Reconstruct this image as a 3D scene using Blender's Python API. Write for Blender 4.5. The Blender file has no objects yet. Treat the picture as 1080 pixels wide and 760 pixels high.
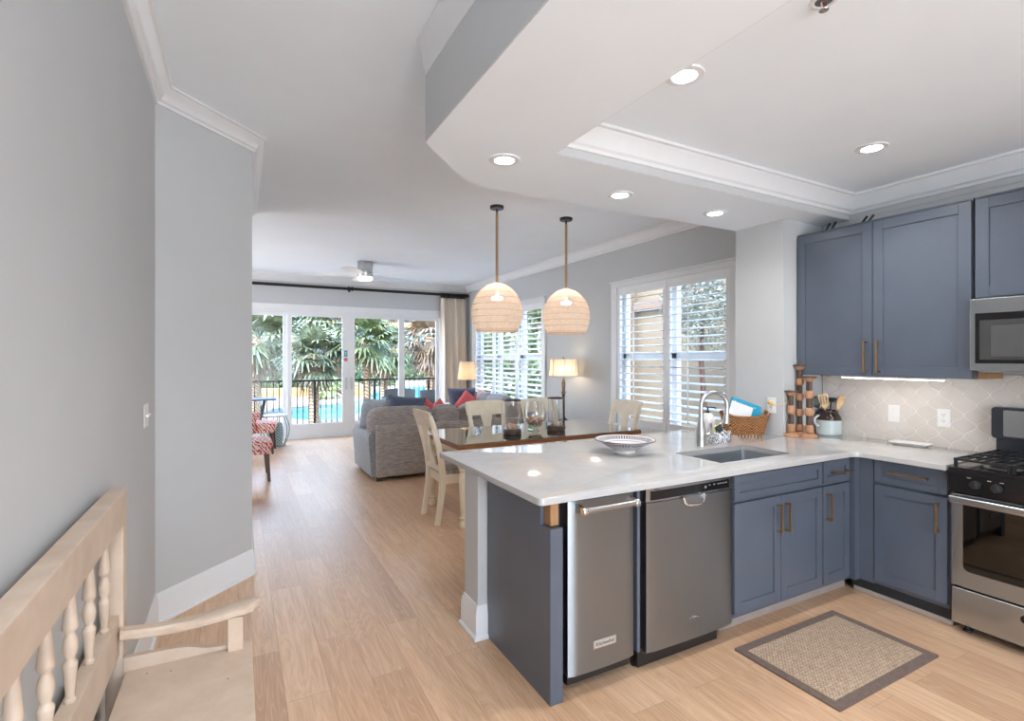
import bpy, bmesh, math, random
from math import sin, cos, pi, radians, sqrt, atan2
from mathutils import Vector, Matrix
random.seed(7)
SC = bpy.context.scene
COL = SC.collection

# ------------------------------------------------------------------ camera
CAM_F, CAM_HZ, CAM_TH, CAM_H = 541.4, 377.7, .4899, 1.503
cd = bpy.data.cameras.new('camera')
cam = bpy.data.objects.new('camera', cd)
COL.objects.link(cam)
cd.sensor_width = 36
cd.lens = CAM_F / 1080 * 36
cd.shift_y = -(380 - CAM_HZ) / 1080
cd.clip_start = .05
cd.clip_end = 400
cam.location = (0, 0, CAM_H)
cam.rotation_euler = (pi / 2, 0, -CAM_TH)
SC.camera = cam

# ------------------------------------------------------------------ colour management
SC.view_settings.view_transform = 'Standard'
SC.view_settings.look = 'None'
SC.view_settings.exposure = 1.70
SC.view_settings.gamma = 1.0
SC.view_settings.use_curve_mapping = False
cy = SC.cycles
cy.use_denoising = True
cy.max_bounces = 12
cy.diffuse_bounces = 8
cy.glossy_bounces = 5
cy.transmission_bounces = 8
cy.transparent_max_bounces = 24
cy.sample_clamp_indirect = 6
cy.caustics_reflective = False
cy.caustics_refractive = False
cy.blur_glossy = .5

# ------------------------------------------------------------------ sky and sun
SUN_E, SKY_E = 2.4, 3.4
CAN_W, TRAY_W, HALL_FILL_W, PEND_W, LAMP_W, UC_W, FAN_W = 3.8, 15.5, 44, 1.4, .9, .40, .12
w = bpy.data.worlds.new('sky')
SC.world = w
w.use_nodes = True
nt = w.node_tree
bg = nt.nodes['Background']
tc = nt.nodes.new('ShaderNodeTexCoord')
sep = nt.nodes.new('ShaderNodeSeparateXYZ')
ramp = nt.nodes.new('ShaderNodeValToRGB')
ramp.color_ramp.elements[0].position = 0.0
ramp.color_ramp.elements[0].color = (.80, .86, .92, 1)
ramp.color_ramp.elements[1].position = .55
ramp.color_ramp.elements[1].color = (.42, .60, .88, 1)
nt.links.new(tc.outputs['Generated'], sep.inputs[0])
nt.links.new(sep.outputs['Z'], ramp.inputs[0])
nt.links.new(ramp.outputs[0], bg.inputs[0])
bg.inputs[1].default_value = SKY_E
sd = bpy.data.lights.new('sun', 'SUN')
so = bpy.data.objects.new('sun', sd)
COL.objects.link(so)
sd.energy = SUN_E
sd.angle = radians(1.0)
sd.color = (1, .95, .86)
so.rotation_euler = Vector((.55, .42, -.75)).to_track_quat('-Z', 'Y').to_euler()
so.location = (-6, 14, 12)


# ------------------------------------------------------------------ helpers
def lin(r, g=None, b=None):
    if g is None:
        r, g, b = r
    f = lambda c: (c / 255 / 12.92) if c / 255 <= .04045 else ((c / 255 + .055) / 1.055) ** 2.4
    return (f(r), f(g), f(b), 1)


class NT:
    """small node-tree writer for one material"""
    def __init__(self, name):
        self.m = bpy.data.materials.new(name)
        self.m.use_nodes = True
        self.t = self.m.node_tree
        self.p = self.t.nodes['Principled BSDF']
        self.out = self.t.nodes['Material Output']
        self.co = None

    def n(self, kind, **kw):
        x = self.t.nodes.new('ShaderNode' + kind)
        for k, v in kw.items():
            setattr(x, k, v)
        return x

    def l(self, a, b):
        self.t.links.new(a, b)

    def coord(self, scale=(1, 1, 1), rot=(0, 0, 0)):
        if self.co is None:
            self.co = self.n('TexCoord')
        mp = self.n('Mapping')
        mp.inputs['Scale'].default_value = scale
        mp.inputs['Rotation'].default_value = rot
        self.l(self.co.outputs['Object'], mp.inputs['Vector'])
        return mp.outputs[0]

    def noise(self, scale, vec=None, detail=4, rough=.55):
        x = self.n('TexNoise')
        x.inputs['Scale'].default_value = scale
        x.inputs['Detail'].default_value = detail
        x.inputs['Roughness'].default_value = rough
        if vec is not None:
            self.l(vec, x.inputs['Vector'])
        return x.outputs['Fac']

    def ramp(self, fac, stops):
        x = self.n('ValToRGB')
        e = x.color_ramp.elements
        while len(e) < len(stops):
            e.new(.5)
        for i, (p, c) in enumerate(stops):
            e[i].position = p
            e[i].color = c if len(c) == 4 else (*c, 1)
        self.l(fac, x.inputs[0])
        return x.outputs[0]

    def math(self, op, a, b=None, clamp=False):
        x = self.n('Math', operation=op, use_clamp=clamp)
        for i, v in enumerate((a, b)):
            if v is None:
                continue
            if isinstance(v, (int, float)):
                x.inputs[i].default_value = v
            else:
                self.l(v, x.inputs[i])
        return x.outputs[0]

    def mix(self, fac, a, b, blend='MIX'):
        x = self.n('Mix', data_type='RGBA', blend_type=blend)
        for i, v in ((0, fac), (6, a), (7, b)):
            if isinstance(v, (int, float, tuple)):
                x.inputs[i].default_value = v
            else:
                self.l(v, x.inputs[i])
        return x.outputs[2]

    def bump(self, h, strength=.2, dist=.01):
        x = self.n('Bump')
        x.inputs['Strength'].default_value = strength
        x.inputs['Distance'].default_value = dist
        self.l(h, x.inputs['Height'])
        self.l(x.outputs[0], self.p.inputs['Normal'])

    def set(self, col=None, rough=None, metal=None, **kw):
        if col is not None:
            if isinstance(col, tuple):
                self.p.inputs['Base Color'].default_value = col
            else:
                self.l(col, self.p.inputs['Base Color'])
        if rough is not None:
            if isinstance(rough, (int, float)):
                self.p.inputs['Roughness'].default_value = rough
            else:
                self.l(rough, self.p.inputs['Roughness'])
        if metal is not None:
            self.p.inputs['Metallic'].default_value = metal
        for k, v in kw.items():
            self.p.inputs[k.replace('_', ' ')].default_value = v
        return self.m


def flat(name, col, rough=.5, metal=0, var=.06, nscale=9, bump=0, **kw):
    """painted / plain surface with a faint procedural variation"""
    a = NT(name)
    c = col if len(col) == 4 else (*col, 1)
    f = a.noise(nscale, a.coord(), 3)
    lo = tuple(x * (1 - var) for x in c[:3]) + (1,)
    hi = tuple(min(1, x * (1 + var)) for x in c[:3]) + (1,)
    a.set(a.ramp(f, [(.3, lo), (.7, hi)]), rough, metal, **kw)
    if bump:
        a.bump(a.noise(nscale * 14, a.coord(), 2), bump, .004)
    return a.m


def emis(name, col, strength):
    a = NT(name)
    a.set((*col[:3], 1), .6)
    a.p.inputs['Emission Color'].default_value = (*col[:3], 1)
    a.p.inputs['Emission Strength'].default_value = strength
    return a.m


OFF = {}


class G:
    """collects shapes into ONE mesh"""
    def __init__(self):
        self.b = bmesh.new()
        self.bev = False

    def box(self, x0, x1, y0, y1, z0, z1, bev=0, seg=2, rot=None, piv=None):
        b = self.b
        vs = [b.verts.new((x, y, z)) for z in (z0, z1) for y in (y0, y1) for x in (x0, x1)]
        fs = [b.faces.new([vs[i] for i in q]) for q in
              ((0, 2, 3, 1), (4, 5, 7, 6), (0, 1, 5, 4), (1, 3, 7, 5), (3, 2, 6, 7), (2, 0, 4, 6))]
        nv = vs
        if bev:
            self.bev = True
            es = list({e for f in fs for e in f.edges})
            r = bmesh.ops.bevel(b, geom=es, offset=bev, segments=seg, affect='EDGES', profile=.5)
            nv = list({v for f in r['faces'] for v in f.verts} | {v for v in vs if v.is_valid})
        if rot is not None:
            p = Vector(piv) if piv else Vector(((x0 + x1) / 2, (y0 + y1) / 2, (z0 + z1) / 2))
            bmesh.ops.rotate(b, verts=nv, cent=p, matrix=rot)
        return self

    def ring(self, pts):
        return [self.b.verts.new(p) for p in pts]

    def skin(self, rings, closed=True, cap=True):
        b = self.b
        for r0, r1 in zip(rings, rings[1:]):
            n = len(r0)
            for i in range(n if closed else n - 1):
                j = (i + 1) % n
                b.faces.new((r0[i], r0[j], r1[j], r1[i]))
        if cap and closed:
            b.faces.new(list(reversed(rings[0])))
            b.faces.new(rings[-1])
        return self

    def lathe(self, prof, c=(0, 0, 0), seg=24, axis='z', cap=True, sx=1, sy=1):
        rings = []
        for r, z in prof:
            r = max(r, .0003)
            pts = []
            for i in range(seg):
                t = 2 * pi * i / seg
                a, q = r * cos(t) * sx, r * sin(t) * sy
                if axis == 'z':
                    pts.append((c[0] + a, c[1] + q, c[2] + z))
                elif axis == 'y':
                    pts.append((c[0] + q, c[1] + z, c[2] + a))
                else:
                    pts.append((c[0] + z, c[1] + a, c[2] + q))
            rings.append(self.ring(pts))
        return self.skin(rings, True, cap)

    def tube(self, pts, r, seg=10, sq=None):
        """pts: polyline; r radius or list; sq=(w,h) rectangular section instead"""
        P = [Vector(p) for p in pts]
        n = len(P)
        rs = r if isinstance(r, (list, tuple)) else [r] * n
        rings = []
        up = None
        for i, p in enumerate(P):
            d = (P[min(i + 1, n - 1)] - P[max(i - 1, 0)]).normalized()
            if up is None:
                up = Vector((0, 0, 1)) if abs(d.z) < .9 else Vector((0, 1, 0))
            s = d.cross(up)
            if s.length < 1e-5:
                s = d.cross(Vector((1, 0, 0)))
            s.normalize()
            u = s.cross(d).normalized()
            up = u
            if sq:
                w_, h_ = sq[0] / 2 * (rs[i] if r else 1), sq[1] / 2 * (rs[i] if r else 1)
                rings.append(self.ring([p + s * a * w_ + u * q * h_ for a, q in ((-1, -1), (1, -1), (1, 1), (-1, 1))]))
            else:
                rings.append(self.ring([p + (s * cos(2 * pi * k / seg) + u * sin(2 * pi * k / seg)) * rs[i] for k in range(seg)]))
        return self.skin(rings)

    def prism(self, poly, lo, hi, axis='z'):
        """extrude a 2-D outline (ccw) along axis; for 'y' poly is (x,z), for 'x' poly is (y,z)"""
        f = {'z': lambda a, q, t: (a, q, t), 'y': lambda a, q, t: (a, t, q), 'x': lambda a, q, t: (t, a, q)}[axis]
        r0 = self.ring([f(a, q, lo) for a, q in poly])
        r1 = self.ring([f(a, q, hi) for a, q in poly])
        return self.skin([r0, r1])

    def plate(self, outer, holes, z0, z1):
        """flat slab with holes"""
        b = self.b
        es, loops = [], []
        for lp in [outer] + holes:
            vs = self.ring([(x, y, z1) for x, y in lp])
            loops.append(vs)
            es += [b.edges.new((vs[i], vs[(i + 1) % len(vs)])) for i in range(len(vs))]
        r = bmesh.ops.triangle_fill(b, edges=es, use_beauty=True)
        top = [f for f in r['geom'] if isinstance(f, bmesh.types.BMFace)]
        mp = {}
        for lp in loops:
            for v in lp:
                mp[v] = b.verts.new((v.co.x, v.co.y, z0))
        for f in top:
            b.faces.new([mp[v] for v in reversed(f.verts)])
        for lp in loops:
            for i in range(len(lp)):
                j = (i + 1) % len(lp)
                b.faces.new((lp[i], lp[j], mp[lp[j]], mp[lp[i]]))
        return self

    def sweep(self, prof, path, flip=1):
        """mitred moulding: prof (offset,z) closed outline, path in plan; offset goes to the right of travel"""
        P = [Vector((p[0], p[1])) for p in path]
        n = len(P)
        rings = []
        for i in range(n):
            d0 = (P[i] - P[i - 1]).normalized() if i else None
            d1 = (P[i + 1] - P[i]).normalized() if i < n - 1 else None
            if d0 is None:
                d0 = d1
            if d1 is None:
                d1 = d0
            n0 = Vector((d0.y, -d0.x)) * flip
            n1 = Vector((d1.y, -d1.x)) * flip
            m = (n0 + n1)
            m = m / max(.2, m.dot(n0))
            rings.append(self.ring([(P[i].x + m.x * o, P[i].y + m.y * o, z) for o, z in prof]))
        return self.skin(rings)

    def rbox(self, x0, x1, y0, y1, z0, z1, r=.05, bulge=0, n=8, rot=None):
        """soft cushion block"""
        b = self.b
        c = Vector(((x0 + x1) / 2, (y0 + y1) / 2, (z0 + z1) / 2))
        h = Vector(((x1 - x0) / 2, (y1 - y0) / 2, (z1 - z0) / 2))
        r = min(r, h.x, h.y, h.z)
        cache = {}
        new = []

        def vert(u, v, q):
            key = (round(u, 4), round(v, 4), round(q, 4))
            if key in cache:
                return cache[key]
            p = Vector((u * h.x, v * h.y, q * h.z))
            inn = Vector([max(-(h[i] - r), min(h[i] - r, p[i])) for i in range(3)])
            d = p - inn
            if d.length > 1e-6:
                p = inn + d.normalized() * r
            k = bulge
            if k:
                fx, fy, fz = 1 - u * u, 1 - v * v, 1 - q * q
                p.x += k * u * fy * fz if abs(u) > .99 else 0
                p.y += k * v * fx * fz if abs(v) > .99 else 0
                p.z += k * q * fx * fy if abs(q) > .99 else 0
            vv = b.verts.new(c + p)
            cache[key] = vv
            new.append(vv)
            return vv
        # non-uniform cuts so that the rounding gets vertices
        def cuts(hh):
            e = min(.98, max(.02, (hh - r) / hh))
            s = [-1, -1 + (1 - e) * .3, -e]
            s += [-e + 2 * e * i / n for i in range(1, n)]
            return s + [e, 1 - (1 - e) * .3, 1]
        cu = [cuts(h[i]) for i in range(3)]
        for ax in range(3):
            a, q = [(1, 2), (2, 0), (0, 1)][ax]
            for sgn in (-1, 1):
                A, Q = cu[a], cu[q]
                for i in range(len(A) - 1):
                    for j in range(len(Q) - 1):
                        vs = []
                        for (ii, jj) in ((i, j), (i + 1, j), (i + 1, j + 1), (i, j + 1)):
                            t = [0, 0, 0]
                            t[ax] = sgn
                            t[a] = A[ii]
                            t[q] = Q[jj]
                            vs.append(vert(*t))
                        if sgn < 0:
                            vs.reverse()
                        if len(set(vs)) == 4:
                            b.faces.new(vs)
        if rot is not None:
            bmesh.ops.rotate(b, verts=new, cent=c, matrix=rot)
        return self

    def pillow(self, w_, h_, d, c, rot, n=12):
        """throw pillow: local x width, z height, y thickness"""
        b = self.b
        vs = {}
        for s in (-1, 1):
            for i in range(n + 1):
                for j in range(n + 1):
                    u, v = -1 + 2 * i / n, -1 + 2 * j / n
                    edge = i in (0, n) or j in (0, n)
                    if s == 1 and edge:
                        vs[(s, i, j)] = vs[(-1, i, j)]
                        continue
                    t = d / 2 * (max(0, 1 - u ** 4) * max(0, 1 - v ** 4)) ** .55
                    pin = 1 - .07 * (1 - abs(u * v))* (abs(u) ** 3 + abs(v) ** 3)
                    p = Matrix(rot) @ Vector((u * w_ / 2 * pin, s * t, v * h_ / 2 * pin)) + Vector(c)
                    vs[(s, i, j)] = b.verts.new(p)
        for s in (-1, 1):
            for i in range(n):
                for j in range(n):
                    q = [vs[(s, i, j)], vs[(s, i + 1, j)], vs[(s, i + 1, j + 1)], vs[(s, i, j + 1)]]
                    if s == 1:
                        q.reverse()
                    b.faces.new(q)
        return self

    def build(self, name, mat, parent=None, loc=None, smooth=40, kind=None):
        b = self.b
        o = Vector((0, 0, 0))
        if parent is not None:
            q = parent
            while q.parent is not None:
                q = q.parent
            o = Vector(OFF.get(q.name, (0, 0, 0)))
        elif loc is not None:
            o = Vector(loc)
        bmesh.ops.recalc_face_normals(b, faces=b.faces[:])
        if o.length:
            bmesh.ops.translate(b, verts=b.verts[:], vec=-o)
        me = bpy.data.meshes.new(name)
        b.to_mesh(me)
        b.free()
        if smooth:
            me.polygons.foreach_set('use_smooth', [True] * len(me.polygons))
            me.set_sharp_from_angle(angle=radians(smooth))
        me.materials.append(mat)
        ob = bpy.data.objects.new(name, me)
        COL.objects.link(ob)
        if smooth and self.bev:
            wn = ob.modifiers.new('weighted normals', 'WEIGHTED_NORMAL')
            wn.keep_sharp = True
        if parent is not None:
            ob.parent = parent
        elif loc is not None:
            ob.location = loc
            OFF[ob.name] = tuple(loc)
        if kind:
            ob['kind'] = kind
        return ob


def tag(o, label, cat, group=None, kind=None):
    o['label'] = label
    o['category'] = cat
    if group:
        o['group'] = group
    if kind:
        o['kind'] = kind
    return o


def thing(name, label, cat, loc, group=None, world=True, rz=0):
    """Empty at the base of a thing; world=True: its parts are written in world coordinates"""
    o = bpy.data.objects.new(name, None)
    o.empty_display_size = .05
    COL.objects.link(o)
    o.location = loc
    o.rotation_euler = (0, 0, rz)
    if world:
        OFF[o.name] = tuple(loc)
    return tag(o, label, cat, group)


def dup(root, loc, rz=0, label=None, group=None):
    def rec(src, par):
        c = src.copy()
        COL.objects.link(c)
        c.parent = par
        for ch in src.children:
            rec(ch, c)
        return c
    r = rec(root, None)
    r.location = loc
    r.rotation_euler = (0, 0, rz)
    if label:
        r['label'] = label
    if group:
        r['group'] = group
    return r


def struct(name, g, mat, smooth=30, parent=None):
    o = g.build(name, mat, parent, smooth=smooth)
    if parent is None:
        o['kind'] = 'structure'
    return o


def fillet(poly, radii, n=6):
    out = []
    k = len(poly)
    for i in range(k):
        r = radii[i] if isinstance(radii, (list, tuple)) else radii
        p = Vector(poly[i])
        if not r:
            out.append(tuple(p))
            continue
        a = (Vector(poly[i - 1]) - p).normalized()
        c = (Vector(poly[(i + 1) % k]) - p).normalized()
        ang = a.angle(c)
        d = r / math.tan(ang / 2)
        cen = p + (a + c).normalized() * (r / sin(ang / 2))
        s, e = p + a * d - cen, p + c * d - cen
        t0, t1 = atan2(s.y, s.x), atan2(e.y, e.x)
        dt = (t1 - t0 + pi) % (2 * pi) - pi
        out += [(cen.x + r * cos(t0 + dt * j / n), cen.y + r * sin(t0 + dt * j / n)) for j in range(n + 1)]
    return out


def text_mesh(name, body, size, depth, mat, parent, loc, rot):
    cu = bpy.data.curves.new(name, 'FONT')
    cu.body = body
    cu.size = size
    cu.extrude = depth
    cu.align_x = 'CENTER'
    cu.align_y = 'CENTER'
    tmp = bpy.data.objects.new(name + '_tmp', cu)
    COL.objects.link(tmp)
    dg = bpy.context.evaluated_depsgraph_get()
    me = bpy.data.meshes.new_from_object(tmp.evaluated_get(dg))
    bpy.data.objects.remove(tmp)
    me.materials.clear()
    me.materials.append(mat)
    o = bpy.data.objects.new(name, me)
    COL.objects.link(o)
    q = parent
    while q.parent is not None:
        q = q.parent
    o.parent = parent
    o.location = Vector(loc) - Vector(OFF.get(q.name, (0, 0, 0)))
    o.rotation_euler = rot
    return o


RX = lambda a: Matrix.Rotation(a, 3, 'X')
RY = lambda a: Matrix.Rotation(a, 3, 'Y')
RZ = lambda a: Matrix.Rotation(a, 3, 'Z')

# ------------------------------------------------------------------ materials
M = {}
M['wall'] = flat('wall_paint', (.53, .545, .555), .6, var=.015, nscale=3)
M['ceil'] = flat('ceiling_paint', (.845, .91, .965), .7, var=.015, nscale=2)
M['trim'] = flat('trim_paint', (.76, .775, .79), .35, var=.015, nscale=5)
M['white'] = flat('white_plastic', (.78, .78, .77), .35, var=.02)
M['shutter'] = flat('shutter_paint', (.83, .85, .87), .35, var=.02)
M['blue'] = flat('cabinet_blue_paint', lin(86, 94, 107), .30, var=.05, nscale=4)
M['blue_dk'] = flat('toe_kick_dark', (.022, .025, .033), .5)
M['toe'] = flat('toe_kick_taupe', lin(168, 156, 146), .5)
M['black'] = flat('black_plastic', (.012, .012, .013), .35, var=.1)
M['blackgloss'] = flat('black_enamel', (.008, .008, .009), .12, var=.1)
M['rubber'] = flat('black_rubber', (.015, .015, .016), .7)
M['brass'] = flat('brushed_brass', (.52, .33, .17), .32, 1, var=.08, nscale=30)
M['chrome'] = flat('polished_chrome', (.75, .75, .76), .12, 1, var=.03)
M['nickel'] = flat('brushed_nickel', (.52, .52, .52), .28, 1, var=.06, nscale=20)
M['bronze'] = flat('dark_bronze', (.045, .03, .022), .35, .6, var=.25, nscale=18)
M['bronze_lt'] = flat('rubbed_bronze', (.28, .19, .13), .4, .5, var=.3, nscale=30)
M['rod'] = flat('rod_black_iron', (.018, .016, .015), .45, .4)
M['iron'] = flat('black_iron', (.02, .02, .022), .5, .3)


def steel(name, vertical=True, c=.56, rough=.3):
    a = NT(name)
    v = a.coord((3, 3, 900) if not vertical else (700, 700, 3))
    f = a.noise(1.0, v, 2)
    a.set(a.ramp(f, [(.2, (c * .90, c * .96, c * 1.01)), (.8, (c * .96, c * 1.02, c * 1.07))]), a.math('ADD', a.math('MULTIPLY', f, .05), rough - .025), 1)
    a.bump(f, .012, .001)
    if vertical:
        tg = a.n('Tangent', direction_type='RADIAL', axis='Z')
        a.l(tg.outputs[0], a.p.inputs['Tangent'])
        a.p.inputs['Anisotropic'].default_value = .85
        a.p.inputs['Anisotropic Rotation'].default_value = .25
    return a.m


M['steel'] = steel('brushed_steel_vertical', True, .36, .40)
M['steel_h'] = steel('brushed_steel_horizontal', False, .50, .25)
M['sinksteel'] = steel('sink_steel', False, .52, .40)


def floor_mat():
    a = NT('oak_plank_floor')
    v = a.coord((1, 1, 1), (0, 0, pi / 2))
    b = a.n('TexBrick')
    a.l(v, b.inputs['Vector'])
    b.offset = .37
    b.inputs['Color1'].default_value = (0, 0, 0, 1)
    b.inputs['Color2'].default_value = (1, 1, 1, 1)
    b.inputs['Mortar'].default_value = (.5, .5, .5, 1)
    b.inputs['Scale'].default_value = 1
    b.inputs['Mortar Size'].default_value = .0011
    b.inputs['Mortar Smooth'].default_value = .2
    b.inputs['Bias'].default_value = 0
    b.inputs['Brick Width'].default_value = 1.22
    b.inputs['Row Height'].default_value = .184
    # grain: noise stretched along the board, shifted per board
    sepv = a.n('SeparateXYZ')
    a.l(v, sepv.inputs[0])
    rnd = a.n('SeparateColor')
    a.l(b.outputs['Color'], rnd.inputs[0])
    cmb = a.n('CombineXYZ')
    a.l(a.math('MULTIPLY', sepv.outputs['X'], 1.6), cmb.inputs[0])
    a.l(a.math('MULTIPLY', sepv.outputs['Y'], 22), cmb.inputs[1])
    a.l(a.math('MULTIPLY', rnd.outputs[0], 37), cmb.inputs[2])
    g1 = a.noise(1.3, cmb.outputs[0], 6, .62)
    cmb2 = a.n('CombineXYZ')
    a.l(a.math('MULTIPLY', sepv.outputs['X'], 3.2), cmb2.inputs[0])
    a.l(a.math('MULTIPLY', sepv.outputs['Y'], 95), cmb2.inputs[1])
    a.l(a.math('MULTIPLY', rnd.outputs[0], 11), cmb2.inputs[2])
    g2 = a.noise(1.0, cmb2.outputs[0], 3)
    base = a.ramp(rnd.outputs[0], [(0, lin(192, 153, 121)), (.35, lin(206, 167, 132)), (.7, lin(214, 176, 141)), (1, lin(221, 185, 151))])
    c1 = a.mix(a.math('MULTIPLY', a.ramp(g1, [(.38, (1, 1, 1, 1)), (.6, (0, 0, 0, 1))]), .46), base, lin(184, 144, 112))
    c2 = a.mix(a.math('MULTIPLY', a.ramp(g2, [(.5, (0, 0, 0, 1)), (.75, (1, 1, 1, 1))]), .3), c1, lin(236, 208, 180))
    cmb3 = a.n('CombineXYZ')
    a.l(a.math('MULTIPLY', sepv.outputs['X'], 1.1), cmb3.inputs[0])
    a.l(a.math('MULTIPLY', sepv.outputs['Y'], 8.5), cmb3.inputs[1])
    a.l(a.math('MULTIPLY', rnd.outputs[0], 23), cmb3.inputs[2])
    g3 = a.noise(1.0, cmb3.outputs[0], 2, .45)
    ringl = a.math('SINE', a.math('MULTIPLY', g3, 95))
    c2 = a.mix(a.math('MULTIPLY', a.ramp(ringl, [(.55, (0, 0, 0, 1)), (1.0, (1, 1, 1, 1))]), .17), c2, lin(168, 124, 94))
    c2 = a.mix(a.math('MULTIPLY', a.ramp(a.math('MULTIPLY', ringl, -1), [(.7, (0, 0, 0, 1)), (1.0, (1, 1, 1, 1))]), .15), c2, lin(238, 214, 190))
    c3 = a.mix(a.math('MULTIPLY', b.outputs['Fac'], .55), c2, lin(120, 90, 70))
    a.set(c3, a.math('ADD', a.math('MULTIPLY', g1, .12), .28))
    h = a.math('SUBTRACT', a.math('MULTIPLY', g2, .35), b.outputs['Fac'])
    a.bump(h, .12, .002)
    return a.m


M['floor'] = floor_mat()


def quartz():
    a = NT('white_quartz')
    f = a.noise(6, a.coord(), 6, .65)
    g = a.noise(160, a.coord(), 2)
    c = a.ramp(f, [(.35, (.44, .43, .425)), (.6, (.48, .47, .465)), (.75, (.42, .41, .405))])
    c = a.mix(a.math('MULTIPLY', a.ramp(g, [(.62, (0, 0, 0, 1)), (.7, (1, 1, 1, 1))]), .25), c, (.55, .53, .52, 1))
    return a.set(c, .07)


M['quartz'] = quartz()


def wood(name, c0, c1, scale=(3, 30, 30), rough=.5, nscale=1.5):
    a = NT(name)
    f = a.noise(nscale, a.coord(scale), 5, .6)
    a.set(a.ramp(f, [(.3, c0), (.7, c1)]), rough)
    a.bump(f, .06, .002)
    return a.m


M['bench'] = wood('bench_pale_paint', lin(190, 168, 148), lin(206, 187, 168), (6, 6, 6), .45)
M['cream'] = wood('cream_chair_paint', lin(228, 216, 192), lin(238, 228, 208), (8, 8, 8), .4)
M['tablewood'] = wood('table_brown_wood', lin(120, 72, 42), lin(150, 96, 58), (4, 40, 40), .35)
M['rawwood'] = wood('raw_wood', lin(146, 108, 72), lin(176, 134, 94), (40, 4, 4), .6)
M['darkwood'] = wood('dark_walnut', lin(58, 36, 26), lin(80, 52, 38), (30, 30, 4), .35)
M['cslight'] = wood('turned_light_wood', lin(158, 114, 82), lin(192, 146, 112), (20, 20, 6), .5)
M['csdark'] = wood('turned_dark_wood', lin(64, 48, 40), lin(92, 74, 62), (30, 30, 60), .5)
M['utwood'] = wood('utensil_wood', lin(214, 172, 118), lin(232, 196, 146), (30, 30, 4), .5)


def fabric(name, c0, c1, scale=(90, 90, 30), rough=.9, b=.25, fine=240):
    a = NT(name)
    f = a.noise(1, a.coord(scale), 4, .7)
    g = a.noise(fine, a.coord(), 1)
    a.set(a.ramp(a.math('ADD', a.math('MULTIPLY', f, .7), a.math('MULTIPLY', g, .3)), [(.36, c0), (.62, c1)]), rough)
    a.p.inputs['Sheen Weight'].default_value = .15
    a.bump(g, b, .004)
    return a.m


M['sofa'] = fabric('sofa_grey_tweed', lin(122, 115, 111), lin(184, 176, 170), (14, 14, 110))
M['navy'] = fabric('navy_cushion', lin(68, 76, 96), lin(96, 106, 126))
M['greycush'] = fabric('grey_textured_cushion', lin(118, 122, 126), lin(172, 176, 180), (60, 60, 60))
M['chairseat'] = fabric('striped_seat_fabric', lin(120, 106, 98), lin(196, 186, 176), (4, 70, 4))
M['rattan'] = fabric('grey_rattan', lin(70, 68, 66), lin(104, 100, 96), (60, 60, 120), .7)
M['bluecush'] = fabric('outdoor_blue_cushion', lin(52, 64, 92), lin(76, 92, 124))


def redpattern():
    a = NT('red_ikat_upholstery')
    v = a.coord((1, 1, 1), (0, 0, .5))
    x = a.n('TexWave', wave_type='BANDS', bands_direction='DIAGONAL', wave_profile='TRI')
    x.inputs['Scale'].default_value = 9
    x.inputs['Distortion'].default_value = 7
    x.inputs['Detail'].default_value = 2
    x.inputs['Detail Scale'].default_value = 2.2
    a.l(v, x.inputs['Vector'])
    return a.set(a.ramp(x.outputs['Fac'], [(.42, lin(196, 66, 64)), (.54, lin(232, 218, 208))]), .85)


M['red'] = redpattern()
M['coral'] = fabric('coral_cushion', lin(206, 74, 78), lin(232, 116, 116), (40, 40, 40))


def stripes():
    a = NT('coral_zigzag_cushion')
    x = a.n('TexWave', wave_type='BANDS', bands_direction='DIAGONAL')
    x.inputs['Scale'].default_value = 14
    x.inputs['Distortion'].default_value = 3
    a.l(a.coord(), x.inputs['Vector'])
    return a.set(a.ramp(x.outputs['Fac'], [(.45, lin(218, 120, 112)), (.55, lin(236, 222, 212))]), .9)


M['zigzag'] = stripes()


def schlick(a, f0):
    lw = a.n('LayerWeight')
    p5 = a.math('POWER', lw.outputs['Facing'], 5)
    return a.math('ADD', a.math('MULTIPLY', p5, 1 - f0), f0, True)


def glass(name, tint=(.985, .99, .99), rough=0.0, refl=.03):
    """thin clear pane: mostly straight through, a little mirror"""
    a = NT(name)
    a.t.nodes.remove(a.p)
    tr = a.n('BsdfTransparent')
    tr.inputs[0].default_value = (*tint, 1)
    gl = a.n('BsdfGlossy')
    gl.inputs['Roughness'].default_value = rough
    mx = a.n('MixShader')
    a.l(schlick(a, .04 * refl / .12), mx.inputs[0])
    a.l(tr.outputs[0], mx.inputs[1])
    a.l(gl.outputs[0], mx.inputs[2])
    a.l(mx.outputs[0], a.out.inputs[0])
    return a.m


M['glass'] = glass('window_glass')
M['vase'] = glass('clear_vase_glass', (.985, .99, .99), 0, .34)


def tabletop_glass():
    a = NT('table_glass_sheet')
    a.t.nodes.remove(a.p)
    tr = a.n('BsdfTransparent')
    tr.inputs[0].default_value = (.80, .88, .85, 1)
    gl = a.n('BsdfGlossy')
    gl.inputs['Roughness'].default_value = .01
    mx = a.n('MixShader')
    a.l(a.math('MINIMUM', a.math('MULTIPLY', schlick(a, .10), 1.6), .92), mx.inputs[0])
    a.l(tr.outputs[0], mx.inputs[1])
    a.l(gl.outputs[0], mx.inputs[2])
    a.l(mx.outputs[0], a.out.inputs[0])
    return a.m


M['tableglass'] = tabletop_glass()


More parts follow.
